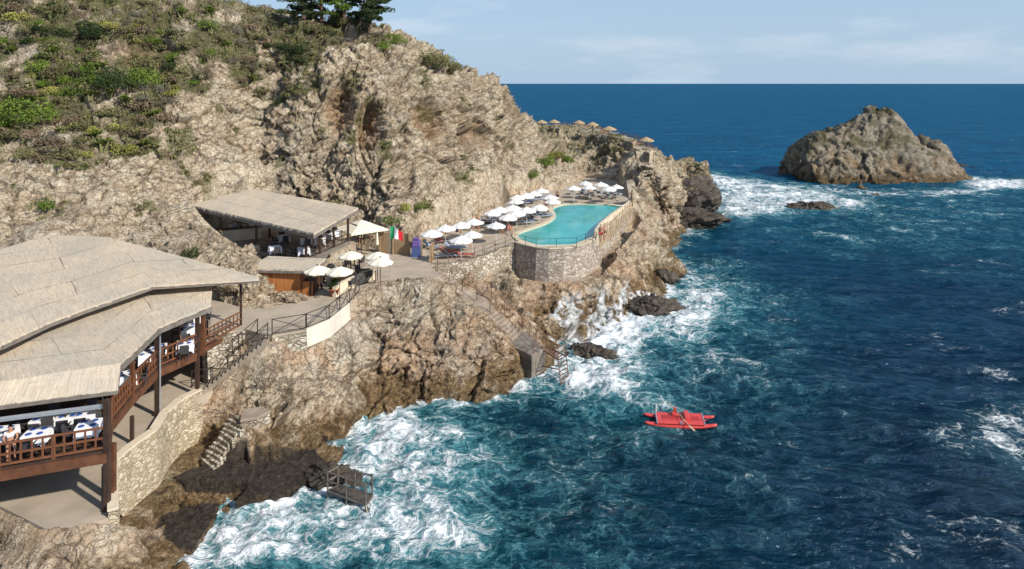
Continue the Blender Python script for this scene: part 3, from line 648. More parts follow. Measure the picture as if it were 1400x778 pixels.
# ------------------------------------------------------------------ mesh builder
class MB:
    def __init__(s): s.v = []; s.f = []; s.mi = []; s.cur = 0; s.uv = {}
    def add(s, vs, fs):
        o = len(s.v); s.v += [tuple(v) for v in vs]; s.f += [tuple(i + o for i in f) for f in fs]; s.mi += [s.cur] * len(fs); return o
    def box(s, c, size, rz=0, tilt=None):
        hx, hy, hz = (k / 2 for k in size); R = Matrix.Rotation(rz, 3, 'Z')
        if tilt: R = R @ tilt
        vs = [Vector(c) + R @ Vector((x, y, z)) for x in (-hx, hx) for y in (-hy, hy) for z in (-hz, hz)]
        s.add(vs, [(0, 1, 3, 2), (4, 6, 7, 5), (0, 4, 5, 1), (2, 3, 7, 6), (0, 2, 6, 4), (1, 5, 7, 3)]); return s
    def beam(s, a, b, w=0.1, h=None, up=(0, 0, 1)):
        a, b = Vector(a), Vector(b); h = h or w; d = (b - a)
        if d.length < 1e-5: return s
        d.normalize(); u = Vector(up)
        if abs(d.dot(u)) > 0.98: u = Vector((0, 1, 0))
        x = d.cross(u).normalized(); y = x.cross(d).normalized()
        vs = [p + x * (i * w / 2) + y * (j * h / 2) for p in (a, b) for i in (-1, 1) for j in (-1, 1)]
        s.add(vs, [(0, 1, 3, 2), (4, 6, 7, 5), (0, 4, 5, 1), (2, 3, 7, 6), (0, 2, 6, 4), (1, 5, 7, 3)]); return s
    def tube(s, a, b, r=0.05, r2=None, n=8):
        a, b = Vector(a), Vector(b); r2 = r if r2 is None else r2; d = (b - a)
        if d.length < 1e-5: return s
        d.normalize(); u = Vector((0, 0, 1)) if abs(d.z) < 0.95 else Vector((1, 0, 0))
        x = d.cross(u).normalized(); y = x.cross(d)
        vs = [p + (x * cos(2 * pi * k / n) + y * sin(2 * pi * k / n)) * q for p, q in ((a, r), (b, r2)) for k in range(n)]
        s.add(vs, [(k, (k + 1) % n, n + (k + 1) % n, n + k) for k in range(n)] + [tuple(range(n))[::-1], tuple(range(n, 2 * n))]); return s
    def path(s, pts, r, n=8):
        for a, b in zip(pts[:-1], pts[1:]): s.tube(a, b, r, n=n)
        return s
    def lathe(s, prof, n=16, c=(0, 0, 0)):
        vs = [(c[0] + r * cos(2 * pi * k / n), c[1] + r * sin(2 * pi * k / n), c[2] + z) for r, z in prof for k in range(n)]
        fs = [(i * n + k, i * n + (k + 1) % n, (i + 1) * n + (k + 1) % n, (i + 1) * n + k) for i in range(len(prof) - 1) for k in range(n)]
        s.add(vs, fs); return s
    def prism(s, poly, z0, z1, holes=()):
        """poly: list of (x,y); z1 top"""
        from mathutils.geometry import tessellate_polygon
        loops = [[Vector((p[0], p[1], 0)) for p in poly]] + [[Vector((p[0], p[1], 0)) for p in h] for h in holes]
        flat = [p for l in loops for p in l]; tris = tessellate_polygon(loops); n = len(flat)
        vs = [(p.x, p.y, z1) for p in flat] + [(p.x, p.y, z0) for p in flat]; fs = []
        for t in tris:
            a, b, c = (flat[k] for k in t)
            if (b - a).cross(c - a).z < 0: t = t[::-1]
            fs.append(tuple(t)); fs.append(tuple(k + n for k in t[::-1]))
        o = 0
        for l in loops:
            m_ = len(l)
            for k in range(m_):
                i, j = o + k, o + (k + 1) % m_; fs.append((i, i + n, j + n, j))
            o += m_
        s.add(vs, fs); return s
    def build(s, name, mat, parent=None, smooth=False, bevel=0, **kw):
        me = bpy.data.meshes.new(name); me.from_pydata(s.v, [], s.f)
        for mm in (mat if isinstance(mat, (list, tuple)) else [mat]): me.materials.append(mm)
        if isinstance(mat, (list, tuple)): me.polygons.foreach_set('material_index', s.mi)
        me.polygons.foreach_set('use_smooth', [smooth] * len(me.polygons))
        bm = bmesh.new(); bm.from_mesh(me); bmesh.ops.recalc_face_normals(bm, faces=bm.faces); bm.to_mesh(me); bm.free()
        me.update(); o = bpy.data.objects.new(name, me); COL.objects.link(o)
        if parent: o.parent = parent
        if bevel:
            bv = o.modifiers.new('edge', 'BEVEL'); bv.width = bevel; bv.segments = 1
        return tag(o, **kw)
def copy_tree(o, parent=None):
    c = o.copy(); COL.objects.link(c)
    if parent: c.parent = parent
    for ch in list(o.children): copy_tree(ch, c)
    return c
def xy(p): return (p[0], p[1])
def zpoly(z, *p): return [PZ(a, b, z) for a, b in p]
def away(p, d):
    """a point d metres farther out, same height"""
    return (p[0], p[1] + d, p[2])

# ------------------------------------------------------------------ materials
MATS = {}
def simple(name, col, rough=0.7, var=0.25, scale=6, spec=0.3, metal=0, bump=0.15, bscale=30, stretch=(1, 1, 1), coord='obj'):
    m, nt_, bs = new_mat(name); b = NB(nt_); p = b.obj() if coord == 'obj' else b.pos(); p = b.vmul(p, stretch)
    n = b.noise(scale, 5, 0.6, p); lo = tuple(c * (1 - var) for c in col); hi = tuple(min(1, c * (1 + var)) for c in col)
    b.l(b.ramp(n, [(0.3, lo), (0.7, hi)]), bs.inputs['Base Color'])
    bs.inputs['Roughness'].default_value = rough; bs.inputs['Specular IOR Level'].default_value = spec; bs.inputs['Metallic'].default_value = metal
    if bump: b.l(b.bump(b.noise(bscale, 4, 0.6, p), bump, 0.02), bs.inputs['Normal'])
    MATS[name] = m; return m
simple('paving', (0.37, 0.31, 0.24), 0.9, 0.16, 0.7, coord='pos', bscale=8)
simple('concrete', (0.27, 0.22, 0.17), 0.9, 0.28, 1.3, coord='pos', bscale=10, bump=.4)
simple('wet_shaded_concrete', (0.19, 0.16, 0.13), 0.8, 0.5, 1.3, coord='pos', bscale=8, bump=.5)  # jetty concrete, darkened for wetness and for shade on its left face
simple('wet_slab', (0.035, 0.028, 0.024), 0.45, 0.4, 0.8, coord='pos', bscale=3, bump=.6)
simple('brown_wood', (0.11, 0.045, 0.022), 0.6, 0.35, 2.5, stretch=(1, 1, 1))
simple('dark_wood', (0.05, 0.028, 0.02), 0.6, 0.3, 2.5)
simple('red_wood', (0.155, 0.062, 0.03), 0.55, 0.3, 2.0)
simple('board_wood', (0.36, 0.14, 0.045), 0.6, 0.3, 1.2, stretch=(6, 6, 0.6))
simple('pale_wood', (0.44, 0.34, 0.22), 0.8, 0.3, 2.5)
simple('fence_wood', (0.30, 0.21, 0.12), 0.8, 0.35, 1.5, stretch=(6, 6, .6))
simple('fascia', (0.16, 0.14, 0.12), 0.8, 0.25, 2)
simple('iron', (0.035, 0.026, 0.022), 0.5, 0.3, 5)
simple('rust', (0.14, 0.07, 0.045), 0.8, 0.4, 6)
simple('steel', (0.19, 0.165, 0.14), 0.45, 0.3, 6, metal=0.6)
simple('white_plaster', (0.56, 0.52, 0.44), 0.9, 0.12, 1.2, coord='pos')
simple('cream_plaster', (0.60, 0.51, 0.38), 0.9, 0.12, 1.2, coord='pos')
simple('white_canvas', (0.72, 0.71, 0.69), 0.9, 0.05, 3, bump=0.05)
simple('cream_canvas', (0.70, 0.65, 0.53), 0.9, 0.06, 3, bump=0.05)
simple('straw', (0.34, 0.26, 0.15), 0.95, 0.35, 8, stretch=(1, 1, 1), bump=.5)
simple('pole_white', (0.6, 0.6, 0.58), 0.5, 0.05)
simple('lounge_blue', (0.22, 0.27, 0.36), 0.9, 0.15)
simple('lounge_grey', (0.36, 0.36, 0.37), 0.9, 0.15)
simple('lounge_red', (0.45, 0.10, 0.06), 0.8, 0.15)
simple('alu', (0.5, 0.5, 0.5), 0.4, 0.1, metal=0.7)
simple('cloth_white', (0.78, 0.78, 0.80), 0.9, 0.05, bump=0.1)
simple('plate_blue', (0.04, 0.10, 0.35), 0.4, 0.2)
simple('rattan', (0.045, 0.042, 0.045), 0.7, 0.3)
simple('skin', (0.42, 0.22, 0.14), 0.6, 0.1)
simple('hair', (0.02, 0.013, 0.01), 0.6, 0.2)
simple('shirt_magenta', (0.35, 0.03, 0.12), 0.8, 0.1)
simple('shirt_white', (0.7, 0.7, 0.7), 0.8, 0.1)
simple('shirt_teal', (0.03, 0.20, 0.20), 0.8, 0.1)
simple('swim_red', (0.5, 0.05, 0.04), 0.8, 0.1)
simple('swim_dark', (0.02, 0.025, 0.05), 0.8, 0.1)
simple('boat_red', (0.55, 0.06, 0.055), 0.4, 0.14, 2.0, spec=0.45, bump=.05)
simple('boat_dark', (0.36, 0.035, 0.035), 0.6, 0.15, 2.0)
simple('flag_green', (0.02, 0.27, 0.10), 0.8, 0.05); simple('flag_white', (0.75, 0.75, 0.75), 0.8, 0.05); simple('flag_red', (0.55, 0.02, 0.03), 0.8, 0.05)
simple('purple_cloth', (0.13, 0.085, 0.28), 0.8, 0.15); simple('blue_panel', (0.06, 0.09, 0.22), 0.7, 0.2)
simple('terracotta', (0.35, 0.12, 0.06), 0.8, 0.2)
simple('bark', (0.10, 0.065, 0.045), 0.95, 0.35, 6, bump=.5)
simple('coping', (0.55, 0.47, 0.35), 0.85, 0.12, 1.5, coord='pos')
def leafmat(name, a, c):
    m, nt_, bs = new_mat(name); b = NB(nt_)
    oi = b.n('ShaderNodeObjectInfo'); n = b.noise(1.6, 3, 0.6, b.pos())
    col_ = b.ramp(b.math('ADD', b.math('MULTIPLY', n, 0.8), b.math('MULTIPLY', oi.outputs['Random'], 0.25)), [(0.3, a), (0.75, c)])
    b.l(col_, bs.inputs['Base Color']); bs.inputs['Roughness'].default_value = 0.7; bs.inputs['Specular IOR Level'].default_value = 0.2
    MATS[name] = m; return m
leafmat('leaf_dark', (0.018, 0.035, 0.012), (0.06, 0.085, 0.028))
leafmat('leaf_green', (0.05, 0.09, 0.012), (0.16, 0.23, 0.035))
leafmat('leaf_bright', (0.12, 0.17, 0.03), (0.28, 0.33, 0.08))
leafmat('leaf_olive', (0.08, 0.08, 0.035), (0.21, 0.20, 0.09))
leafmat('leaf_dry', (0.12, 0.085, 0.055), (0.28, 0.21, 0.14))
leafmat('leaf_grey', (0.09, 0.085, 0.065), (0.20, 0.19, 0.15))
leafmat('leaf_yellow', (0.14, 0.15, 0.03), (0.36, 0.34, 0.09))
def stone_mat(name, stones, mortar, scale=2.2, dark=1.0):
    m, nt_, bs = new_mat(name); b = NB(nt_); p = b.pos()
    nz = b.n('ShaderNodeTexNoise'); nz.inputs['Scale'].default_value = 2.5; b.l(p, nz.inputs['Vector'])
    sc_ = b.n('ShaderNodeVectorMath', operation='SCALE'); sc_.inputs['Scale'].default_value = 0.35; b.l(nz.outputs['Color'], sc_.inputs[0])
    ad_ = b.n('ShaderNodeVectorMath', operation='ADD'); b.l(b.vmul(p, (1, 1, 1.5)), ad_.inputs[0]); b.l(sc_.outputs[0], ad_.inputs[1])
    v1 = b.n('ShaderNodeTexVoronoi', feature='DISTANCE_TO_EDGE'); v2 = b.n('ShaderNodeTexVoronoi')
    for v in (v1, v2): v.inputs['Scale'].default_value = scale; b.l(ad_.outputs[0], v.inputs['Vector'])
    sp_ = b.n('ShaderNodeSeparateColor'); b.l(v2.outputs['Color'], sp_.inputs[0])
    c = b.ramp(sp_.outputs[0], stones)
    big = b.noise(0.5, 5, 0.6, p); c = b.mix(b.mapr(big, 0.45, 0.7, 0, 0.5), c, tuple(k * 0.5 for k in stones[1][1]))
    c = b.mix(b.mapr(b.noise(9, 4, 0.6, p), 0.4, 0.7, 0.3, 0), c, tuple(k * 0.4 for k in stones[0][1]))
    c = b.mix(b.mapr(v1.outputs['Distance'], 0.02, 0.07, 1, 0), c, mortar)
    b.l(c, bs.inputs['Base Color']); bs.inputs['Roughness'].default_value = 0.95; bs.inputs['Specular IOR Level'].default_value = 0.15
    h = b.math('ADD', b.mapr(v1.outputs['Distance'], 0, 0.1), b.math('MULTIPLY', b.noise(8, 5, 0.6, p), 0.6))
    b.l(b.bump(h, 0.8, 0.08), bs.inputs['Normal']); MATS[name] = m; return m
stone_mat('stone_cream', [(0.1, (0.34, 0.27, 0.18)), (0.5, (0.52, 0.43, 0.29)), (0.9, (0.66, 0.58, 0.44))], (0.50, 0.42, 0.29), 3.4)
stone_mat('stone_pale', [(0.1, (0.30, 0.25, 0.18)), (0.5, (0.48, 0.42, 0.33)), (0.9, (0.66, 0.61, 0.52))], (0.20, 0.15, 0.10), 2.6)
stone_mat('stone_grey', [(0.1, (0.30, 0.25, 0.205)), (0.5, (0.46, 0.39, 0.33)), (0.9, (0.62, 0.55, 0.47))], (0.33, 0.28, 0.23), 2.6)
def reed_mat(name, tint_=1.0):
    m, nt_, bs = new_mat(name); b = NB(nt_)
    u, v = b.attr('ru'), b.attr('rv'); cb = b.n('ShaderNodeCombineXYZ'); b.l(u, cb.inputs[0]); b.l(v, cb.inputs[1]); q_ = cb.outputs[0]
    n1 = b.noise(1.0, 6, 0.65, b.vmul(q_, (14, 0.8, 1))); n2 = b.noise(0.35, 5, 0.6, q_); n3 = b.noise(1.0, 5, 0.65, b.vmul(q_, (1.2, 7, 1)))
    c = b.ramp(n1, [(0.25, (0.27, 0.215, 0.15)), (0.42, (0.48, 0.40, 0.305)), (0.7, (0.64, 0.55, 0.43))])
    c = b.mix(b.mapr(n2, 0.42, 0.62, 0, 0.55), c, (0.40, 0.375, 0.32))
    c = b.mix(b.mapr(b.noise(0.2, 4, 0.5, q_), 0.52, 0.68, 0, 0.45), c, (0.62, 0.50, 0.35))
    c = b.mix(b.mapr(n3, 0.55, 0.75, 0, 0.5), c, (0.22, 0.175, 0.13))
    br = b.n('ShaderNodeTexBrick'); br.inputs['Scale'].default_value = 1.0; br.inputs['Brick Width'].default_value = 7.5; br.inputs['Row Height'].default_value = 2.3
    br.inputs['Mortar Size'].default_value = 0.022; br.offset = 0.37; br.inputs['Color1'].default_value = (0, 0, 0, 1); br.inputs['Color2'].default_value = (0.35, 0.35, 0.35, 1); br.inputs['Mortar'].default_value = (1, 1, 1, 1)
    wob = b.n('ShaderNodeTexNoise'); wob.inputs['Scale'].default_value = 0.6; b.l(q_, wob.inputs['Vector'])
    s_ = b.n('ShaderNodeVectorMath', operation='SCALE'); s_.inputs['Scale'].default_value = 0.22; b.l(wob.outputs['Color'], s_.inputs[0])
    a_ = b.n('ShaderNodeVectorMath', operation='ADD'); b.l(q_, a_.inputs[0]); b.l(s_.outputs[0], a_.inputs[1]); b.l(a_.outputs[0], br.inputs['Vector'])
    c = b.mix(b.math('MULTIPLY', br.outputs['Color'], 0.9), c, (0.33, 0.29, 0.23))
    rib = b.noise(1.0, 3, 0.8, b.vmul(q_, (34, 1.2, 1))); c = b.mix(b.mapr(rib, 0.35, 0.5, 0.45, 0), c, (0.13, 0.10, 0.07))
    c = b.mix(b.math('MULTIPLY', b.mapr(br.outputs['Fac'], 0.3, 1.0), b.mapr(b.noise(0.4, 2, 0.5, q_), 0.46, 0.56, 0.0, 0.9)), c, (0.06, 0.045, 0.035))
    b.l(c, bs.inputs['Base Color']); bs.inputs['Roughness'].default_value = 0.95; bs.inputs['Specular IOR Level'].default_value = 0.1
    h = b.math('ADD', b.math('MULTIPLY', n1, 1.0), b.math('MULTIPLY', n3, 0.8)); b.l(b.bump(h, 0.8, 0.05), bs.inputs['Normal'])
    MATS[name] = m; return m
reed_mat('reed')
# pool water
m, nt_, bs = new_mat('pool_water'); b = NB(nt_); p = b.pos()
vv = b.n('ShaderNodeTexVoronoi', feature='SMOOTH_F1'); vv.inputs['Scale'].default_value = 1.0; b.l(b.vmul(p, (1, 1, 1)), vv.inputs['Vector'])
c = b.ramp(b.noise(0.25, 4, 0.6, p), [(0.3, (0.010, 0.27, 0.28)), (0.7, (0.03, 0.40, 0.38))])
c = b.mix(b.mapr(vv.outputs['Distance'], 0.3, 0.75, 0, 0.25), c, (0.14, 0.52, 0.48))
b.l(c, bs.inputs['Base Color']); bs.inputs['Roughness'].default_value = 0.08; bs.inputs['IOR'].default_value = 1.33
b.l(b.bump(b.noise(1.5, 4, 0.6, p), 0.25, 0.08), bs.inputs['Normal']); MATS['pool'] = m

# ------------------------------------------------------------------ pavements
G = MATS
def pave(name, poly, z, mat='paving', th=0.6, **kw):
    return MB().prism([xy(q) for q in poly], z - th, z).build(name, G[mat], **kw)
pave('lower_terrace', low_poly, Z_LOW, kind='structure', label='grey brown paved lower terrace under the restaurant deck', cat='terrace')
pave('footpath', path_poly, Z_PATH, kind='structure', label='grey brown path from the restaurants to the pool', cat='path')
pool_px = [(708, 322), (714, 328), (734, 335), (751, 335.5), (784, 334.5), (792, 331), (815.5, 322.5), (817, 313), (831, 299), (848, 284.5), (841, 281.5), (825, 280), (807, 279.5), (788, 279.3), (771, 280), (760, 283), (756, 287), (760, 293), (758.6, 298), (749, 305), (729, 312.5), (713, 318)]
pw = [PZ(a, b_, 6.05)[:2] for a, b_ in pool_px]
def catmull(P, k=4):
    out = []; n = len(P)
    for i in range(n):
        p0, p1, p2, p3 = (np.array(P[(i + j - 1) % n]) for j in range(4))
        for t in np.arange(0, 1, 1 / k):
            out.append(tuple(0.5 * ((2 * p1) + (-p0 + p2) * t + (2 * p0 - 5 * p1 + 4 * p2 - p3) * t * t + (-p0 + 3 * p1 - 3 * p2 + p3) * t ** 3)))
    return out
pw = catmull(pw)
def offset(P, d):
    n = len(P); A = sum(P[i][0] * P[(i + 1) % n][1] - P[(i + 1) % n][0] * P[i][1] for i in range(n)); sg = 1 if A > 0 else -1; out = []
    for i in range(n):
        t = np.array(P[(i + 1) % n]) - np.array(P[i - 1]); t = t / (np.linalg.norm(t) + 1e-9)
        out.append((P[i][0] + sg * t[1] * d, P[i][1] - sg * t[0] * d))
    return out
MB().prism([xy(q) for q in pool_poly], Z_POOL - 0.2, Z_POOL, [offset(pw, 0.25)]).build('pool_deck', G['paving'], kind='structure', label='paved sun deck around the swimming pool', cat='deck')
pool = empty('swimming_pool', (*np.mean(pw, axis=0), 6.0), label='curved turquoise swimming pool with pale stone rim on the rock ledge', cat='swimming pool')
def child(o, root):
    o.parent = root; o.matrix_parent_inverse = Matrix.Translation(-Vector(root.location)); return o
def relmb(root): return MB()
def attach(root, *objs):
    M_ = (Matrix.Translation(root.location) @ Euler(root.rotation_euler).to_matrix().to_4x4()).inverted()
    for o in objs:
        if o.data and o.data.users == 1: o.data.transform(M_)
        o.parent = root
ldr = MB()
for dx in (-.25, .25):
    lx, ly = PZ(846, 288.5, 6.05)[:2]; ldr.path([(lx + dx, ly, 5.7), (lx + dx, ly, 6.75), (lx + dx + .5, ly + .1, 6.75), (lx + dx + .5, ly + .1, 6.1)], .03, 6)
attach(pool, ldr.build('pool_ladder', G['alu']), MB().prism(pw, 5.2, 5.98).build('water', G['pool']), MB().prism(offset(pw, 0.6), 5.3, 6.10, [offset(pw, -0.0)]).build('rim', G['coping']))

# ------------------------------------------------------------------ stone walls
def wall(name, pts, z1, z0, th, mat, inward=(0, 1), cap=None, **kw):
    """wall along pts (x,y[,z]) leaning outward a little; th thickness"""
    P = [Vector((p[0], p[1], 0)) for p in pts]; root = empty(name, (P[0].x, P[0].y, min(z0) if isinstance(z0, (list, tuple)) else z0), **kw); mb = MB(); n = len(P); NSEG = []
    zt = z1 if isinstance(z1, (list, tuple)) else [z1] * n; zb = z0 if isinstance(z0, (list, tuple)) else [z0] * n
    nor = []
    for i in range(n):
        t = (P[min(i + 1, n - 1)] - P[max(i - 1, 0)]).normalized(); nor.append(Vector((t.y, -t.x, 0)))
    vs = []
    for i in range(n):
        o, q_ = P[i] + nor[i] * 0.18 * (zt[i] - zb[i]) / 3, P[i] - nor[i] * th
        vs += [(o.x, o.y, zb[i]), (P[i].x, P[i].y, zt[i]), (q_.x, q_.y, zt[i]), (q_.x, q_.y, zb[i])]
    fs = []
    for i in range(n - 1):
        a, c = i * 4, i * 4 + 4
        fs += [(a, c, c + 1, a + 1), (a + 1, c + 1, c + 2, a + 2), (a + 2, c + 2, c + 3, a + 3)]
    fs += [(0, 1, 2, 3), tuple((n - 1) * 4 + k for k in (3, 2, 1, 0))]
    mb.add(vs, fs); parts = [mb.build('masonry', G[mat])]
    if cap:
        cm = MB()
        for i in range(n - 1):
            a = P[i] - nor[i] * (th / 2); c = P[i + 1] - nor[i + 1] * (th / 2)
            cm.beam((a.x, a.y, zt[i] + 0.045), (c.x, c.y, zt[i + 1] + 0.045), th + 0.08, 0.084)
        parts.append(cm.build('coping', G[cap]))
    attach(root, *parts); return root
def dens(pts, k=4):
    out = []
    for a, b_ in zip(pts[:-1], pts[1:]):
        for t in np.arange(0, 1, 1 / k): out.append(tuple(np.array(a) * (1 - t) + np.array(b_) * t))
    return out + [pts[-1]]
W1 = zpoly(3.5, (161, 705), (159, 639), (179, 621), (214, 596), (229, 571), (250, 553), (276, 540))
wall('sea_wall', W1, 3.78, [2.9, 1.2, 0, 0, 0, 0, 0.5], 0.35, 'stone_cream', cap='cream_plaster', label='curved cream stone retaining wall along the seaward edge of the lower terrace', cat='wall')
W2 = zpoly(6.1, (283, 468), (335, 452), (372, 461))
wall('retaining_wall', W2, 6.12, 3.3, 0.5, 'stone_pale', label='rough pale stone wall under the brown wooden railing beside the iron staircase', cat='wall')
W3 = zpoly(6.2, (372, 459.5), (419, 451.5)); wall('path_wall', W3, 6.1, 4.6, 0.4, 'stone_pale', label='short stone wall under the iron fence where the staircase meets the path', cat='wall')
W4 = zpoly(6.2, (419, 451.5), (450, 438.5), (478, 415.5)); wall('white_wall', W4, 6.28, 5.1, 0.25, 'white_plaster', label='white plastered wall below the cross braced iron fence', cat='wall')
W5 = zpoly(6.2, (458, 407), (478, 395), (496, 386), (513, 382)); wall('parapet_wall', W5, 7.0, 6.1, 0.22, 'cream_plaster', label='low curved cream parapet beside the potted plant', cat='wall')
W6 = zpoly(6.0, (587, 363.5), (637, 358.5), (672, 345), (704, 333.5)); wall('terrace_wall', W6, 6.05, [4.2, 2.6, 3.0, 3.0], 0.5, 'stone_pale', label='pale rubble stone wall holding up the lounger terrace above the stairs', cat='wall')
W7 = zpoly(6.0, (703.5, 333.5), (716, 337.5), (733, 341), (750, 342.5), (770, 342), (788, 339.5), (803, 334), (815, 327), (828, 316.5), (840, 306), (865, 284)); wall('pool_wall', W7, 6.12, [2.2, 2.3, 2.4, 2.4, 2.4, 2.4, 2.5, 2.8, 3.5, 4.2, 5.0], 0.5, 'stone_grey', cap='coping', label='tall grey brown stone wall holding up the swimming pool', cat='wall')
W8 = zpoly(6.1, (816, 325), (822, 314), (838, 300), (856, 287), (866, 278)); wall('pool_parapet', W8, 6.75, 5.9, 0.3, 'coping', label='cream parapet along the right side of the swimming pool', cat='wall')

# ------------------------------------------------------------------ stairs
def stairs(name, a, b_, width, n, mat='concrete', side_th=0.35, jit=0.02, **kw):
    a, b_ = Vector(a), Vector(b_); d = (b_ - a); h = Vector((d.x, d.y, 0)); L = h.length; h.normalize(); s_ = Vector((-h.y, h.x, 0))
    root = empty(name, tuple(b_), **kw); ob = []
    for k in range(n):
        z = a.z + d.z * (k + 1) / n; c = a + h * L * (k + 0.5) / n
        c = c + s_ * random.uniform(-jit, jit); ob.append(MB().box((c.x, c.y, z - side_th / 2 + random.uniform(-jit, jit) * .2), (L / n + 0.02, width + random.uniform(-2, 2) * jit, side_th + 0.25), atan2(h.y, h.x) + random.uniform(-jit, jit)).build('step', G[mat], bevel=0.015))
    attach(root, *ob); return root
stairs('staircase', PZ(366, 462, 6.2), PZ(283, 527, 3.5), 1.25, 14, label='concrete staircase between iron railings from the lower terrace up to the path', cat='staircase')
stairs('sea_stairs', PZ(328, 568, 3.0), PZ(284, 638, 0.9), 1.4, 11, jit=.12, side_th=.2, mat='stone_pale', label='rough stone steps going down to the dark wet slab by the water', cat='staircase')
stairs('pool_stairs', PZ(586, 368, 6.0), PZ(630, 398, 4.6), 1.6, 9, label='pale stone steps going down from the path below the rubble wall', cat='staircase')
stairs('jetty_stairs', PZ(664, 424, 3.8), PZ(706, 460, 2.1), 1.9, 9, label='worn concrete steps leading down to the jetty', cat='staircase')
rp = [PZ(630, 398, 4.6), PZ(648, 408, 4.2), PZ(664, 424, 3.8)]
mb = MB()
for a, c in zip(rp[:-1], rp[1:]): mb.beam((a[0], a[1], a[2] - .2), (c[0], c[1], c[2] - .2), 1.7, 0.4)
mb.build('ramp', G['concrete'], kind='structure', label='narrow concrete ramp between the two flights of sea steps')
mb = MB().prism([xy(q) for q in zpoly(3.2, (330, 556), (358, 552), (371, 557), (352, 567), (328, 571))], 2.9, 3.05).build('landing_slab', G['concrete'], bevel=0.03, kind='structure', label='small concrete landing at the top of the sea steps')
MB().prism([xy(q) for q in zpoly(3.2, (332, 556), (357, 552.5), (369, 557.5), (351, 566), (329, 570))], 0.8, 2.9).build('landing_wall', G['stone_pale'], label='rough stone base under the small landing of the sea steps', cat='wall')
mb = MB().prism([xy(q) for q in zpoly(2.0, (692, 470), (727, 486), (745, 477), (717, 450), (703, 452))], -0.6, 2.0).build('jetty', G['wet_shaded_concrete'], bevel=0.03, label='small concrete jetty block at the foot of the worn steps', cat='jetty')
# ------------------------------------------------------------------ railings
def rail_line(root, pts, h=1.0, mat='iron', post=0.05, rail=0.04, rails=(1.0, 0.12), spacing=1.6, cross=True, grid=False, slope_ok=True, below=0.0):
    posts = []; mb = MB(); n = 0
    for a, c in zip(pts[:-1], pts[1:]):
        a, c = Vector(a), Vector(c); L = (c - a).length; k = max(1, round(L / spacing))
        for i in range(k + 1):
            q_ = a.lerp(c, i / k)
            if i == 0 and n > 0: continue
            posts.append(MB().box((q_.x, q_.y, q_.z + (h - below) / 2 + 0.02), (post, post, h + 0.04 + below)).build('post', G[mat]))
            n += 1
        for i in range(k):
            p, r_ = a.lerp(c, i / k), a.lerp(c, (i + 1) / k)
            for rr_ in rails: mb.beam(p + Vector((0, 0, h * rr_)), r_ + Vector((0, 0, h * rr_)), rail, rail)
            if cross:
                mb.beam(p + Vector((0, 0, h * rails[0])), r_ + Vector((0, 0, h * rails[-1])), rail * .8, rail * .8)
                mb.beam(r_ + Vector((0, 0, h * rails[0])), p + Vector((0, 0, h * rails[-1])), rail * .8, rail * .8)
            if grid:
                m_ = max(2, round((r_ - p).length / 0.36))
                for j in range(1, m_):
                    q_ = p.lerp(r_, j / m_); mb.beam(q_ + Vector((0, 0, h * rails[-1])), q_ + Vector((0, 0, h)), rail * .8, rail * .8)
    attach(root, mb.build('rails', G[mat]), *posts); return root
def railing(name, pts, label, cat='railing', group=None, **kw):
    return rail_line(empty(name, pts[0], label=label, cat=cat, group=group), pts, **kw)
railing('iron_fence', zpoly(6.2, (372, 458.5), (419, 450.5)) , 'dark iron fence with crossed bars at the head of the staircase', spacing=2.0)
railing('iron_fence', zpoly(6.2, (418, 450.5), (450, 437.5), (478, 414.5), (491, 400)), 'dark iron fence with crossed bars along the top of the white wall', spacing=2.0, below=.5)
railing('iron_fence', [PZ(366, 464, 6.1), PZ(290, 524, 3.6), PZ(262, 530, 3.5)], 'dark iron handrail along the seaward side of the staircase', spacing=1.9)
railing('iron_fence', [PZ(352, 458, 6.2), PZ(300, 500, 4.3)], 'dark iron handrail along the wall side of the staircase', spacing=1.9)
railing('iron_fence', zpoly(6.2, (487, 392), (500, 389), (513, 388)), 'short iron fence between the cream parapet and the bluff', spacing=1.4)
railing('pool_fence', [(x, y - .05, 6.1) for x, y, z in zpoly(6.05, (662, 350), (704, 333), (733, 341), (788, 339.3), (812, 327.5))], 'thin dark railing on top of the tall pool wall', spacing=1.9, rails=(1, .55, .12), cross=False, rail=.025, post=.04, h=.95)
railing('pool_fence', zpoly(6.05, (590, 362), (613, 361), (637, 357), (660, 349)), 'thin rusty railing along the edge of the lounger terrace', spacing=1.3, rails=(1, .5, .12), cross=False, rail=.03, post=.045, mat='rust', h=.95)
railing('step_railing', [PZ(598, 372, 5.7), PZ(632, 401, 4.4), PZ(652, 413, 4.0), PZ(670, 428, 3.6), PZ(700, 458, 2.2)], 'thin rusty railing down the seaward side of the long steps', spacing=1.9, rails=(1,), cross=False, rail=.03, post=.05, mat='rust')
railing('step_railing', [PZ(640, 390, 4.9), PZ(672, 404, 4.2), PZ(690, 430, 3.2), PZ(714, 449, 2.3)], 'thin rusty railing down the landward side of the long steps', spacing=1.9, rails=(1,), cross=False, rail=.03, post=.05, mat='rust')
railing('jetty_railing', zpoly(2.0, (715, 452), (742, 476), (729, 484)), 'rusty railing round the edge of the concrete jetty', spacing=1.3, rails=(1, .5), cross=False, rail=.03, post=.05, mat='rust')
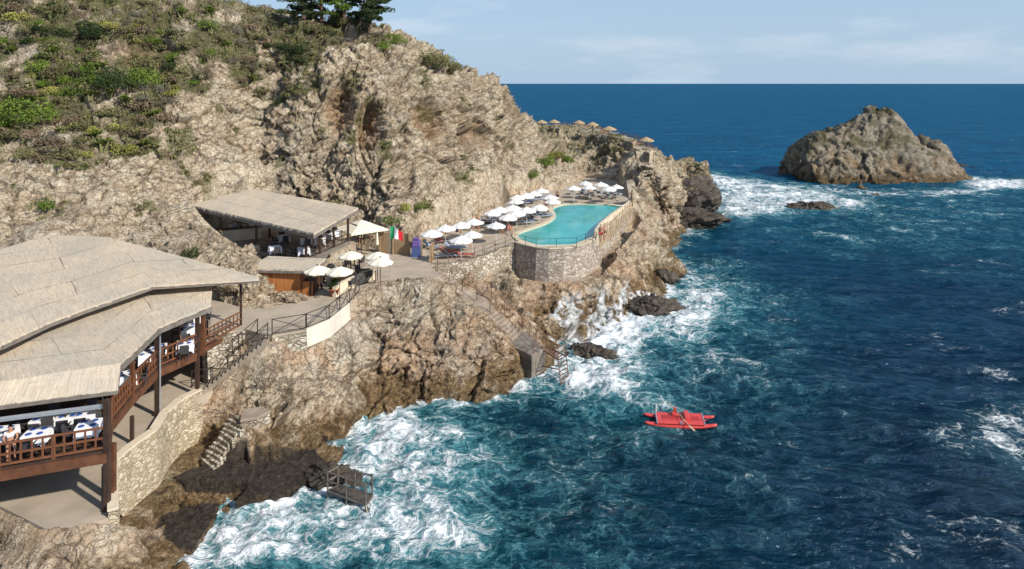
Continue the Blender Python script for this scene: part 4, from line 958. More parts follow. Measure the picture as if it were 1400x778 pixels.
# wooden poles along the right pool parapet
root = empty('pole_fence', PZ(816, 326, 6), label='leaning fence of pale wooden poles along the right side of the pool', cat='fence')
fp = dens([PZ(817, 328, 6), PZ(840, 307, 6), PZ(866, 280, 6.1)], 15); ob = []
for k, q_ in enumerate(fp):
    hgt = random.uniform(0.75, 1.2); x, y, z = q_
    ob.append(MB().tube((x + .28, y - .1, z - random.uniform(.5, 1.1)), (x + .12 + random.uniform(-.08, .08), y + random.uniform(-.12, .1), z + hgt), .075, .055, 6).build('pole', G['pale_wood']))
mb = MB()
for a, c in zip(fp[:-1], fp[1:]): mb.tube((a[0] + .15, a[1], a[2] + .55), (c[0] + .15, c[1], c[2] + .55), .05, n=6)
ob.append(mb.build('rail', G['pale_wood'])); attach(root, *ob)
# headland fences near the straw umbrellas
T1 = [(722, 176), (745, 174), (775, 174.5), (800, 175.5), (822, 180), (845, 186), (868, 192), (882, 199), (893, 208)]
railing('headland_fence', [PZ(a, c, 12.1 - .15 * k) for k, (a, c) in enumerate(T1)], 'thin reddish brown railing along the crest of the headland behind the straw umbrellas', spacing=2.2, mat='rust', rails=(1, .55, .15), rail=.06, post=.09, cross=False, h=1.1)
railing('ridge_fence', [(lambda q_: (q_[0], q_[1], q_[2] + .6))(PT(666, 117, 104)), (lambda q_: (q_[0], q_[1], q_[2] + .3))(PT(680, 127, 105.5))], 'short wooden paling at the right end of the cliff top', spacing=.35, mat='fence_wood', rails=(.9, .2), rail=.06, post=.12, cross=False, h=1.3)

# ------------------------------------------------------------------ thatched roofs
def roof_loft(name, low, up, th, root, mat='reed', nu=40, nv=12, wob=0.025, ragged=0.05):
    def samp(ch, n):
        P = np.array(ch, float); d = np.concatenate([[0], np.cumsum(np.linalg.norm(np.diff(P, axis=0), axis=1))])
        t = np.linspace(0, d[-1], n); return np.stack([np.interp(t, d, P[:, k]) for k in range(3)], 1), d[-1]
    # keep corners: parametrize by chain index
    def byidx(ch, n):
        P = np.array(ch, float); t = np.linspace(0, len(P) - 1, n); return np.stack([np.interp(t, np.arange(len(P)), P[:, k]) for k in range(3)], 1)
    k_ = len(low) - 1; n = k_ * (nu // k_) + 1
    A, B = byidx(low, n), byidx(up, n)
    Lu = np.concatenate([[0], np.cumsum(np.linalg.norm(np.diff(A, axis=0), axis=1))])
    V_, ru, rv = [], [], []
    for j in range(nv + 1):
        t = j / nv; P = A * (1 - t) + B * t
        if j == 0: P = P + (A - B) / np.linalg.norm(A - B, axis=1)[:, None] * RNG.uniform(-ragged, ragged, (n, 1))
        P[:, 2] += wob * perlin(P * 1.3, 90) + 0.5 * wob * perlin(P * 4, 91)
        V_.append(P); L_ = np.linalg.norm(P - A, axis=1); ru.append(Lu); rv.append(L_)
    V_ = np.concatenate(V_); ru = np.concatenate(ru); rv = np.concatenate(rv); m_ = len(V_)
    bot = V_ - np.array([0, 0, th]); f = grid_faces(nv + 1, n); fs = [tuple(q_) for q_ in f] + [tuple(q_[::-1] + m_) for q_ in f]
    edge = [i for i in range(n)] + [j * n + n - 1 for j in range(1, nv + 1)] + [nv * n + i for i in range(n - 2, -1, -1)] + [j * n for j in range(nv - 1, 0, -1)]
    for i in range(len(edge)):
        a, c = edge[i], edge[(i + 1) % len(edge)]; fs.append((a, a + m_, c + m_, c))
    o = mesh_np(name, np.concatenate([V_, bot]), np.array(fs), G[mat], False, {'ru': np.concatenate([ru, ru]), 'rv': np.concatenate([rv, rv])})
    bm = bmesh.new(); bm.from_mesh(o.data); bmesh.ops.recalc_face_normals(bm, faces=bm.faces); bm.to_mesh(o.data); bm.free()
    attach(root, o); return o
# lower restaurant: plan corners of the deck (metres)
RA, RA2, RM, RB, RC, RD, RL = (-17.5, 29.6), (-18.9, 32.2), (-19.4, 34.9), (-19.8, 38.1), (-18.7, 40.6), (-17.7, 44.6), (-21.2, 28.2)
ZD = 6.1
rest = empty('lower_restaurant', (-24, 36, 3.5), label='open wooden restaurant on posts with two overlapping reed roofs above the lower terrace', cat='restaurant')
deckp = [(-33, 23.7), RL, RA, RA2, RM, RB, RC, RD, (-24, 47.5), (-42, 47), (-42, 25)]
attach(rest, MB().prism(deckp, ZD - 0.15, ZD).build('deck_floor', G['dark_wood']))
mb = MB()
edge = [(-33, 23.7), RL, RA, RA2, RM, RB, RC]
for a, c in zip(edge[:-1], edge[1:]): mb.beam((*a, ZD - 0.30), (*c, ZD - 0.30), 0.16, 0.42)
mb.beam((*RC, ZD - 0.15), (*RD, ZD - 0.15), 0.14, 0.25); mb.build('edge_beam', G['brown_wood']); attach(rest, bpy.data.objects['edge_beam'])
def post(x, y, z0, z1, w_=0.2, mat='dark_wood', foot=True):
    o = MB().box((x, y, (z0 + z1) / 2), (w_, w_, z1 - z0)); 
    if foot: o.box((x, y, z0 + .06), (w_ + .1, w_ + .1, .12))
    return o.build('post', G[mat])
attach(rest, post(RA[0] - .05, RA[1] + .02, 3.5, 8.3, .22), post(-17.75, 30.35, 3.5, 6.0, .24, 'brown_wood'), post(*RB, 3.5, 8.6, .2), post(*RC, 3.5, 8.5, .2), post(*RM, ZD - .4, 8.6, .18, 'brown_wood', False),
       post(*RD, 5.9, 9.3, .12), post(-21.6, 28.15, ZD, 8.3, .18, 'brown_wood', False), post(-18.5, 40.9, ZD - .4, 8.4, .2, 'brown_wood', False), post(-26.5, 26.2, 3.5, 8.3, .2), post(-23.5, 33.5, ZD, 8.9, .16, 'dark_wood', False), post(-22.5, 38.5, ZD, 8.85, .16, 'dark_wood', False),
       post(-28, 34, 3.5, 9.6, .2, 'dark_wood'), post(-27, 41, 3.5, 9.8, .2, 'dark_wood'))
attach(rest, MB().tube((RB[0] + .22, RB[1] - .1, 3.5), (RB[0] + .22, RB[1] - .1, 8.5), .05).build('downpipe', G['alu']))
lo = [(-34, 26.5, 9.0), (-22, 30.0, 8.95), (-18.3, 31.9, 8.9), (-19.2, 37.2, 8.75), (-18.2, 41.3, 8.6)]
up = [(-38, 31, 9.4), (-26, 34.5, 9.42), (-25, 38.0, 9.42), (-23.5, 42, 9.35), (-19.2, 43.8, 9.05)]
roof_loft('lower_roof', lo, up, 0.12, rest, nu=80)
fl_lo = [(-34, 25.0, 8.35), (-21.9, 29.1, 8.3), (-17.75, 30.75, 8.2)]; fl_up = [(-34, 26.5, 9.03), (-22, 30.0, 8.98), (-18.3, 31.95, 8.93)]
roof_loft('roof_flap', fl_lo, fl_up, 0.08, rest, nu=60, nv=4, ragged=.05)
ulo = [(-38, 22, 10.0), PZ(0, 471, 10), PZ(67, 440, 10), PZ(118, 421, 10), PZ(208, 390, 9.95), PZ(355, 381, 9.45)]
uup = [(-46, 32, 11.4), PZ(-70, 372, 11.5), PZ(0, 341, 11.6), PZ(66, 321, 11.5), PZ(147, 324, 11.2), PZ(353, 378, 9.55)]
roof_loft('upper_roof', ulo, uup, 0.14, rest, nu=100, nv=16)
mb = MB()
for a, c in zip(ulo[:-1], ulo[1:]): mb.beam((a[0], a[1] + .15, a[2] - .2), (c[0], c[1] + .15, c[2] - .2), .12, .18)
attach(rest, mb.build('eave_beam', G['fascia']))
mb = MB()
for a, c in zip([(-34, 25, 8.2)] + fl_lo[1:2], fl_lo[1:]): mb.beam((a[0], a[1], 8.18), (c[0], c[1], 8.10), .1, .16)
for a, c in zip(lo[2:-1], lo[3:]): mb.beam((a[0] + .03, a[1], a[2] - .25), (c[0] + .03, c[1], c[2] - .25), .08, .24)
mb.beam((fl_lo[-1][0], fl_lo[-1][1], 8.1), (lo[2][0], lo[2][1], 8.72), .08, .16)
attach(rest, mb.build('gutter', G['fascia']))
mb = MB().beam((-34, 24.5, 7.95), (RA[0] - .3, RA[1] + .1, 8.0), .05, .12).beam((-34, 24.6, 7.8), (RA[0] - .3, RA[1] + .1, 7.9), .04, .06); attach(rest, mb.build('awning_bar', G['alu']))
mb = MB().box((-31, 43.5, 7.6), (16, .2, 3.4), radians(12)); attach(rest, mb.build('back_wall', G['dark_wood']))
railing('deck_railing', [(-30, 24.9, ZD), (*RL, ZD), (RA[0] - .1, RA[1], ZD)], 'brown wooden lattice railing along the front of the lower restaurant', mat='red_wood', rails=(1, .55, .14), rail=.075, post=.11, cross=False, grid=True, spacing=1.9)
railing('deck_railing', [(RA[0], RA[1], ZD), (*RA2, ZD), (*RM, ZD), (*RB, ZD), (*RC, ZD)], 'brown wooden lattice railing along the curved seaward side of the lower restaurant', mat='red_wood', rails=(1, .55, .14), rail=.075, post=.11, cross=False, grid=True, spacing=2.8)
railing('deck_railing', [(*RC, ZD), (*RD, ZD)], 'brown wooden lattice railing between the lower restaurant and the thin dark post by the path', mat='red_wood', rails=(1, .55, .14), rail=.07, post=.1, cross=False, grid=True, spacing=4.4)
o = MB().box((*PZ(180.5, 606, 3.5)[:2], 4.2), (.16, .16, 1.4)).box((*PZ(180.5, 606, 3.5)[:2], 3.56), (.24, .24, .12)).build('bollard', G['dark_wood'], label='short dark wooden post standing alone on the lower terrace', cat='post')
# middle restaurant
mid = empty('middle_restaurant', (-20, 61, 8), label='open dining pavilion with one large flat reed roof at the foot of the cliff', cat='restaurant')
c0, c1, c2, c3 = PZ(259, 280, 10.9), PZ(429, 319, 10.5), PZ(490, 284, 10.8), PZ(345, 258, 11.7)
roof_loft('reed_roof', [c0, tuple((Vector(c0) + Vector(c1)) / 2), c1], [c3, tuple((Vector(c3) + Vector(c2)) / 2), c2], .22, mid, nu=80, nv=20, ragged=.06)
mb = MB().beam((c0[0], c0[1] + .05, c0[2] - .28), (c1[0], c1[1] + .05, c1[2] - .28), .14, .26).beam((c1[0] - .05, c1[1] + .05, c1[2] - .28), (c2[0] - .05, c2[1], c2[2] - .28), .14, .26)
attach(mid, mb.build('fascia', G['fascia']))
mdeck = [(-30, 62.0), (-16.3, 54.0), (-14.4, 60.6), (-25, 69)]
attach(mid, MB().prism(mdeck, 7.75, 8.0).build('floor', G['concrete']), MB().beam((-16.3, 54, 7.75), (-14.4, 60.6, 7.75), .15, .6).beam((-16.3, 54, 7.8), (-22, 57.3, 7.8), .15, .5).build('edge_beam', G['fascia']))
attach(mid, *[post(x, y, 8.0 if k else 8, 10.5, .16, 'dark_wood', False) for k, (x, y) in enumerate([(-21.4, 57.2), (-16.3, 54.1), (-15.75, 56), (-15.2, 58.2), (-25.5, 59.8), (-22, 62)])], post(-14.5, 60.4, 6.2, 10.6, .18))
railing('pavilion_railing', [(-21.2, 57, 8), (-16.4, 54.15, 8), (-14.5, 60.5, 8)], 'dark railing along the open sides of the middle dining pavilion', mat='iron', spacing=1.2, rails=(1, .7, .4, .12), cross=False, rail=.04)
cn_o = empty('bar_counter', (-24.5, 60.5, 8), label='long pale bar counter with bottles and glasses inside the middle pavilion', cat='counter')
attach(cn_o, MB().box((-25.0, 60.9, 8.5), (5.0, .7, 1.0), radians(28)).build('counter_front', G['cream_plaster']), MB().box((-25.0, 60.9, 9.04), (5.2, .85, .07), radians(28)).build('counter_top', G['dark_wood']))
for k in range(8):
    t = -2.1 + k * .58; x, y = -25 + t * cos(radians(28)), 60.9 + t * sin(radians(28))
    MB().lathe([(0, 0), (.07, 0), (.07, .2), (.025, .28), (.025, .36), (0, .36)], 8, (x, y, 9.08)).build('bottle', G[['steel', 'plate_blue', 'leaf_dark'][k % 3]], smooth=True, label='bottle standing in the row on the pale bar counter', cat='bottle', group='bottles on the bar counter')
# kiosk
kio = empty('wooden_kiosk', PZ(380, 404, 6.2), label='small kiosk clad in orange brown boards with a flat reed roof', cat='kiosk')
k0, k1, k2, k3 = PZ(337, 367, 8.35), PZ(425, 369, 8.3), PZ(446, 353.5, 8.55), PZ(367, 350, 8.6)
roof_loft('reed_roof', [k0, k1], [k3, k2], .12, kio, nu=24, nv=6, ragged=.04, wob=.02)
mb = MB().beam((k0[0], k0[1] + .03, 8.14), (k1[0], k1[1] + .03, 8.1), .08, .18).beam((k1[0], k1[1], 8.1), (k2[0], k2[1], 8.32), .08, .18); attach(kio, mb.build('fascia', G['fascia']))
attach(kio, MB().box((-17.3, 51.6, 7.2), (3.2, 1.9, 2.1)).build('board_wall', G['board_wood']), MB().box((-15.25, 50.75, 6.75), (.9, .12, 1.1)).build('half_wall', G['board_wood']),
       post(-14.95, 50.7, 6.2, 8.15, .14, 'dark_wood', False), post(-14.6, 52.4, 6.2, 8.35, .14, 'dark_wood', False), post(-15.6, 50.7, 6.2, 8.15, .14, 'red_wood', False), MB().box((-14.85, 51.6, 6.7), (.1, 1.7, 1.0)).build('half_wall', G['brown_wood']),
       MB().box((-15.3, 51.3, 7.2), (.7, 1.2, .06)).build('shelf', G['dark_wood']))
# boarded fence behind the flag
bf = empty('board_fence', PZ(522, 352, 6.2), label='brown board fence behind the Italian flag', cat='fence'); ob = []
A_, B_ = Vector(PZ(520, 346, 6.2)), Vector(PZ(560, 349, 6.2)); nB = 22
mb = MB()
for k in range(nB):
    q_ = A_.lerp(B_, (k + .5) / nB); mb.box((q_.x, q_.y, 7.15 + .04 * (k % 3)), (.14, .05, 1.9))
ob.append(mb.build('boards', G['fence_wood']))
for t in (0, .45, 1): q_ = A_.lerp(B_, t); ob.append(MB().box((q_.x, q_.y - .08, 7.3), (.14, .14, 2.3)).build('post', G['fence_wood']))
attach(bf, *ob)
pb = empty('purple_stand', PZ(569, 352, 6.2), label='purple draped stand on a dark blue base beside the board fence', cat='stand')
q_ = PZ(569, 351, 6.2); attach(pb, MB().box((q_[0], q_[1], 6.65), (.8, .5, .9)).build('base', G['blue_panel']), MB().box((q_[0], q_[1], 7.4), (.75, .4, .6)).box((q_[0], q_[1], 7.85), (.6, .45, .18)).build('cloth', G['purple_cloth'], bevel=.06))
gp = empty('gate_posts', PZ(588, 360, 6), label='two light wooden gate posts at the entrance to the lounger terrace', cat='gate')
attach(gp, *[MB().box((*PZ(a, c, 6)[:2], 6.8), (.22, .18, 1.7)).build('post', G['fence_wood']) for a, c in ((588.5, 361), (592, 356), (576, 352))], MB().beam((*PZ(588.5, 361, 6)[:2], 6.9), (*PZ(592, 356, 6)[:2], 6.9), .05, .9).build('gate_leaf', G['fence_wood']))
# ------------------------------------------------------------------ umbrellas
def canopy(mb, R, z0, z1, n=8, val=0.1, sag=0.06, rings=5):
    vs = [(0, 0, z1)]; fs = []
    for i in range(1, rings + 1):
        t = i / rings
        for k in range(n * 2):
            a = pi * k / n; rr_ = R * t * (1 if k % 2 == 0 else 0.955); z = z1 + (z0 - z1) * t ** 1.15 - (0.0 if k % 2 == 0 else sag * t)
            vs.append((rr_ * cos(a), rr_ * sin(a), z))
    m_ = n * 2
    for k in range(m_): fs.append((0, 1 + k, 1 + (k + 1) % m_))
    for i in range(rings - 1):
        for k in range(m_): fs.append((1 + i * m_ + k, 1 + (i + 1) * m_ + k, 1 + (i + 1) * m_ + (k + 1) % m_, 1 + i * m_ + (k + 1) % m_))
    mb.add(vs, fs)
    if val:
        o = 1 + (rings - 1) * m_; ring = vs[o:o + m_]
        mb.add(ring + [(x, y, z - val) for x, y, z in ring], [(k, (k + 1) % m_, m_ + (k + 1) % m_, m_ + k) for k in range(m_)])
def make_umb(name, mat, R=1.0, h=2.25, rise=0.42, pole='pole_white', label='', group='', cat='umbrella', n=8, val=.1):
    root = empty(name, (0, 0, 0), label=label, cat=cat, group=group)
    mb = MB(); canopy(mb, R, h - rise, h, n, val); c_ = mb.build('canopy', G[mat], root)
    MB().lathe([(.0, h + .12), (.05, h + .06), (.06, h - .02), (0, h - .02)], 8).build('finial', G[pole], c_)
    MB().tube((0, 0, 0), (0, 0, h + .06), .025, n=6).build('pole', G[pole], root)
    rb = MB()
    for k in range(n): a = 2 * pi * k / n; rb.tube((0, 0, h - .08), (R * .97 * cos(a), R * .97 * sin(a), h - rise - .03), .012, n=4)
    rb.build('ribs', G[pole], root)
    MB().lathe([(0, 0), (.2, 0), (.22, .06), (.05, .1), (0, .1)], 10).build('base', G['concrete'], root)
    return root
Z5 = lambda a, c: (540 + a / 4.118, 220 + c / 4.118)
near = [(205, 398), (287, 372), (372, 356), (446, 336), (372, 434), (436, 407), (570, 356), (548, 283), (590, 268), (636, 309), (662, 256), (682, 223), (685, 284), (742, 270), (690, 200), (737, 190), (782, 180), (827, 163), (812, 253), (878, 200), (888, 222)]
farr = [(1008, 148), (1075, 122), (1095, 145), (1160, 128), (1205, 152), (1250, 142)]
ulab = ['white parasol nearest the purple stand', 'white parasol second in the row along the cliff from the purple stand', 'white parasol third in the row along the cliff from the purple stand', 'white parasol above two standing bathers beside the cliff', 'white parasol nearest the rubble terrace wall', 'white parasol just behind the one nearest the rubble wall', 'white parasol alone near the left corner of the pool', 'white parasol at the front left of the big cluster beside the cliff', 'white parasol touching the front left one of the big cluster',
        'white parasol at the front of the cluster facing the pool', 'white parasol in the middle of the cluster left of the pool', 'white parasol behind the middle one, closer to the cliff', 'white parasol low in the second row left of the pool', 'white parasol above the blue grey loungers left of the pool', 'white parasol against the cliff, fourth from the far end of the row', 'white parasol against the cliff, third from the far end of the row', 'white parasol against the cliff, second from the far end of the row', 'white parasol at the far end of the row against the cliff',
        'white parasol closest to the narrow waist of the pool', 'white parasol at the far left corner of the pool, the rear of a pair', 'white parasol at the far left corner of the pool, the front of a pair',
        'white parasol leftmost of those beyond the far end of the pool', 'white parasol rear left beyond the far end of the pool', 'white parasol front left beyond the far end of the pool', 'white parasol in the middle beyond the far end of the pool', 'white parasol front right beyond the far end of the pool', 'white parasol rightmost of those beyond the far end of the pool']
u0 = make_umb('beach_umbrella', 'white_canvas', 1.02, 2.2, .42, label=ulab[0], group='white parasols around the pool'); us = []
for k, (a, c) in enumerate(near + farr):
    px, py = Z5(a, c); o = u0 if k == 0 else copy_tree(u0); z = 6.0 if k < len(near) else 6.3
    x, y, _ = PZ(px, py, z + 2.0); o.location = (x, y, z); o.rotation_euler.z = random.uniform(0, .8); o.rotation_euler.x = random.uniform(-.10, .10); o['label'] = ulab[k]; us.append(o)
    s_ = random.uniform(.96, 1.06); o.scale = (s_, s_, 1)
cr_ = [(479, 346.5, 'cream parasol beside the tall corner post of the middle pavilion'), (464, 368, 'cream parasol beside the potted plant'), (516, 347.5, 'cream parasol behind its twin, left of the flagpole'), (520, 355, 'cream parasol nearest to the flagpole'), (434, 366.5, 'cream parasol half hidden behind the kiosk roof')]
c0_ = make_umb('terrace_umbrella', 'cream_canvas', 1.0, 2.35, .38, 'dark_wood', cr_[0][2], 'cream parasols on the terrace by the kiosk')
for k, (a, c, l_) in enumerate(cr_):
    o = c0_ if k == 0 else copy_tree(c0_); x, y, _ = PZ(a, c, 6.2 + 2.15); o.location = (x, y, 6.2); o['label'] = l_; o.rotation_euler.z = k * .3
# big square umbrella
sq = empty('square_umbrella', (0, 0, 0), label='large square cream parasol with a vented top beside the middle pavilion', cat='umbrella')
def sqc(mb, R, z0, z1, val):
    vs = [(0, 0, z1)] + [(R * a, R * c, z0) for a, c in ((-1, -1), (1, -1), (1, 1), (-1, 1))]; mb.add(vs, [(0, 1, 2), (0, 2, 3), (0, 3, 4), (0, 4, 1)])
    mb.add(vs[1:] + [(x, y, z - val) for x, y, z in vs[1:]], [(k, (k + 1) % 4, 4 + (k + 1) % 4, 4 + k) for k in range(4)])
mb = MB(); sqc(mb, 1.85, 2.35, 3.0, .12); mb.build('canopy', G['cream_canvas'], sq); mb = MB(); sqc(mb, .7, 2.86, 3.14, .06); mb.build('vent', G['cream_canvas'], sq)
MB().tube((0, 0, 0), (0, 0, 3.1), .045).build('pole', G['dark_wood'], sq)
x, y, _ = PZ(494, 307, 8.9); sq.location = (x, y, 6.2); sq.rotation_euler.z = radians(38)
cu = empty('closed_umbrella', PZ(515.5, 350, 6.2), label='closed cream parasol in front of the board fence', cat='umbrella')
MB().lathe([(.02, 2.3), (.07, 2.15), (.10, 1.7), (.17, 1.1), (.13, 1.0), (0, 1.0)], 10).build('canopy', G['cream_canvas'], cu, True); MB().tube((0, 0, 0), (0, 0, 2.35), .03).build('pole', G['dark_wood'], cu)
# straw umbrellas
st = [(740.6, 166, 'straw parasol leftmost on the headland crest'), (757.5, 165.5, 'straw parasol second from the left on the headland crest'), (791.5, 166.5, 'straw parasol third from the left on the headland crest'), (810, 169, 'straw parasol fourth from the left on the headland crest'), (832.6, 175, 'straw parasol fifth from the left, larger looking, on the headland crest'), (883.5, 190, 'straw parasol standing apart on the right shoulder of the headland')]
straws = []
s0 = empty('straw_umbrella', (0, 0, 0), label=st[0][2], cat='umbrella', group='straw parasols on the headland')
mb = MB(); canopy(mb, 1.25, 1.75, 2.35, 12, .12, .02); mb.build('straw_canopy', G['straw'], s0); MB().tube((0, 0, 0), (0, 0, 2.4), .06).build('pole', G['bark'], s0)
for k, (a, c, l_) in enumerate(st):
    o = s0 if k == 0 else copy_tree(s0); zb = 12.1 if k < 5 else 11.3; x, y, _ = PZ(a, c, zb + 2.0); o.location = (x, y, zb); o['label'] = l_
    straws.append(o)
    if k == 4: o.scale = (1.1, 1.1, 1)
# ------------------------------------------------------------------ sun loungers
def make_lounger(mat, label, group):
    r_ = empty('sun_lounger', (0, 0, 0), label=label, cat='sun lounger', group=group)
    f = MB(); f.beam((-.28, -.9, .3), (-.28, .9, .3), .04).beam((.28, -.9, .3), (.28, .9, .3), .04)
    for y in (-.8, 0, .8): f.beam((-.28, y, .3), (.28, y, .3), .04)
    f.build('frame', G['alu'], r_)
    for x in (-.27, .27):
        for y in (-.78, .7): MB().beam((x, y, 0), (x, y, .3), .04).build('leg', G['alu'], r_)
    MB().box((0, -.28, .34), (.56, 1.25, .06)).build('seat', G[mat], r_, bevel=.01)
    MB().box((0, .62, .52), (.56, .72, .06), 0, Matrix.Rotation(radians(33), 3, 'X')).build('backrest', G[mat], r_, bevel=.01)
    return r_
lg = {}; used_l = set()
shortl = ['nearest the purple stand', 'second along the cliff', 'third along the cliff', 'above two standing bathers', 'nearest the rubble wall', 'next to the rubble wall', 'alone at the pool corner', 'at the cluster front left', 'second from the cluster front left', 'at the cluster front facing the pool', 'in the cluster middle', 'behind the cluster middle', 'low in the second row', 'at the right of the cluster', 'fourth from the far cliff end', 'third from the far cliff end', 'second from the far cliff end', 'at the far cliff end', 'closest to the pool waist', 'rear in the pool corner pair', 'front in the pool corner pair',
          'leftmost beyond the pool', 'rear left beyond the pool', 'front left beyond the pool', 'in the middle beyond the pool', 'front right beyond the pool', 'rightmost beyond the pool', 'farthest left', 'second from left', 'third from left', 'fourth from left', 'fifth from left', 'standing apart at right']
GL = {'lounge_blue': ('blue grey sun lounger', 'blue grey sun loungers around the pool'), 'lounge_grey': ('light grey sun lounger', 'light grey sun loungers around the pool'), 'lounge_red': ('red orange sun lounger', 'red sun loungers on the terrace near the purple stand')}
def put_lounger(px, py, kind, rz, z=6.0, where='under the white parasols beside the pool'):
    if kind not in lg: o = lg[kind] = make_lounger(kind, '', GL[kind][1])
    else: o = copy_tree(lg[kind])
    o.location = PZ(px, py, z); o.rotation_euler.z = rz; near_u = min(us + straws, key=lambda q_: (q_.location - o.location).length); d_ = o.location - near_u.location
    side = ('right of' if d_.x > 0 else 'left of') if abs(d_.x) > abs(d_.y) else ('behind' if d_.y > 0 else 'in front of')
    tail = (' the parasol ' if near_u in us else ' the straw parasol ') + shortl[(us + straws).index(near_u)]; kd = GL[kind][0].replace('sun ', '')
    lb = kd + ' ' + side + tail
    for pre in ('outer ', 'second ', 'third ', 'farther '):
        if lb in used_l: lb = pre + kd + ' ' + side + tail
    used_l.add(lb); o['label'] = lb; return o
rnd = random.Random(5)
for (a, c, k, l_) in ((170, 480, 'lounge_red', 'under the parasol nearest the purple stand'), (250, 465, 'lounge_red', 'between the two parasols nearest the purple stand'), (300, 535, 'lounge_red', 'beside the rubble terrace wall'), (335, 545, 'lounge_blue', 'beside the rubble terrace wall'), (360, 500, 'lounge_grey', 'behind the front row on the small terrace'),
                   (330, 505, 'lounge_blue', 'in the middle of the small terrace near the purple stand'), (215, 500, 'lounge_blue', 'in the gateway of the small terrace'), (300, 465, 'lounge_grey', 'beside the cliff on the small terrace'), (390, 545, 'lounge_red', 'farther along the rubble terrace wall'), (270, 550, 'lounge_grey', 'nearest to the gate posts')):
    put_lounger(*Z5(a, c), k, radians(rnd.choice([95, 110, 70])), where=l_)
WB = 'in the rows between the cliff and the pool'
for k, (a, c) in enumerate([(500, 345), (530, 350), (560, 335), (520, 375), (590, 385), (615, 395), (600, 345), (640, 340), (700, 345), (715, 355), (735, 340), (760, 330), (780, 335), (800, 320), (820, 318), (840, 305), (850, 315), (690, 325), (665, 345), (745, 355), (770, 300), (800, 290), (720, 245), (740, 238), (760, 232), (700, 250), (780, 225), (790, 215), (650, 275), (600, 320), (560, 312), (845, 200), (835, 215)]):
    put_lounger(*Z5(a, c + 4), 'lounge_blue' if k % 3 else 'lounge_grey', radians(105 + rnd.uniform(-12, 12)), where=WB)
WF = 'beyond the far end of the pool'
for k, (a, c) in enumerate([(1000, 180), (1060, 195), (1080, 205), (1100, 198), (1120, 208), (1060, 180), (1180, 195), (1200, 205), (1220, 196), (1240, 206), (1260, 200), (1150, 190), (1130, 178)]):
    put_lounger(*Z5(a, c + 2), 'lounge_blue' if k % 2 else 'lounge_grey', radians(170 + rnd.uniform(-15, 15)), 6.2, where=WF)
WH = 'on the headland crest by the straw parasols'
for k, (a, c) in enumerate([(748, 173), (764, 173), (784, 174), (800, 175), (818, 179), (826, 183), (840, 184), (872, 198)]):
    put_lounger(a, c, 'lounge_red' if k % 2 else 'lounge_grey', radians(80), 12.1 if k < 7 else 11.2, where=WH)
# ------------------------------------------------------------------ tables and chairs
def make_table(w_=.9, name='dining_table'):
    r_ = empty(name, (0, 0, 0)); n = 24; vs = []
    ring = []
    for k in range(n):
        t = k / n * 4; s_, f = int(t), t - int(t); h_ = w_ / 2
        c_ = [(-h_ + 2 * h_ * f, -h_), (h_, -h_ + 2 * h_ * f), (h_ - 2 * h_ * f, h_), (-h_, h_ - 2 * h_ * f)][s_]; ring.append(c_)
    vs = [(0, 0, .77)] + [(x, y, .77) for x, y in ring]
    for k, (x, y) in enumerate(ring):
        q_ = 1.06 + .05 * sin(k * 2.2); corner = abs(abs(x) - abs(y)) < .02
        vs.append((x * q_, y * q_, .22 if corner else .36 + .03 * sin(k * 3)))
    fs = [(0, 1 + k, 1 + (k + 1) % n) for k in range(n)] + [(1 + k, 1 + (k + 1) % n, 1 + n + (k + 1) % n, 1 + n + k) for k in range(n)]
    m_ = MB(); m_.add(vs, fs); m_.build('tablecloth', G['cloth_white'], r_)
    for x in (-.33, .33):
        for y in (-.33, .33): MB().box((x, y, .37), (.05, .05, .74)).build('leg', G['dark_wood'], r_)
    return r_
def make_chair(mat='rattan', name='dining_chair'):
    r_ = empty(name, (0, 0, 0)); MB().box((0, 0, .44), (.48, .46, .06)).build('seat', G[mat], r_, bevel=.01)
    MB().box((0, .23, .70), (.48, .05, .46), 0, Matrix.Rotation(radians(-8), 3, 'X')).build('backrest', G[mat], r_, bevel=.01)
    for x in (-.21, .21):
        for y in (-.2, .2): MB().box((x, y, .21), (.04, .04, .42)).build('leg', G[mat], r_)
    for x in (-.23, .23): MB().box((x, 0, .64), (.04, .42, .04)).build('armrest', G[mat], r_)
    return r_
tb = ch = ps = None
def setting(x, y, z, rz, lab, grp, chairs=(0, 1, 2, 3), plates=True):
    global tb, ch, ps
    if tb is None: tb = o = make_table()
    else: o = copy_tree(tb)
    o.location = (x, y, z); o.rotation_euler.z = rz; tag(o, 'square table under a white cloth ' + lab, 'table', 'white tables ' + grp)
    for k in chairs:
        if ch is None: ch = c_ = make_chair()
        else: c_ = copy_tree(ch)
        a = rz + k * pi / 2; c_.location = (x + .72 * sin(-a), y + .72 * cos(a), z); c_.rotation_euler.z = a; sd_ = c_.location.x - x, c_.location.y - y; sw_ = ('right' if sd_[0] > 0 else 'left') if abs(sd_[0]) > abs(sd_[1]) else ('rear' if sd_[1] > 0 else 'near'); tag(c_, 'dark armchair %s of the table ' % {'right': 'right', 'left': 'left', 'rear': 'behind', 'near': 'front'}[sw_] + lab, 'chair', 'dark chairs ' + grp)
    if plates:
        for k, (dx, dy) in enumerate(((-.22, -.22), (.22, .22), (-.22, .22), (.22, -.22))):
            if ps is None:
                p_ = ps = MB().lathe([(0, 0), (.09, 0), (.13, .02), (.12, .025), (0, .012)], 12).build('plate', G['plate_blue'], smooth=True)
            else: p_ = ps.copy(); COL.objects.link(p_)
            p_.location = (x + dx * cos(rz) - dy * sin(rz), y + dx * sin(rz) + dy * cos(rz), z + .775); tag(p_, 'blue plate on the table ' + lab, 'plate', 'blue plates ' + grp)
LR = 'in the lower restaurant'
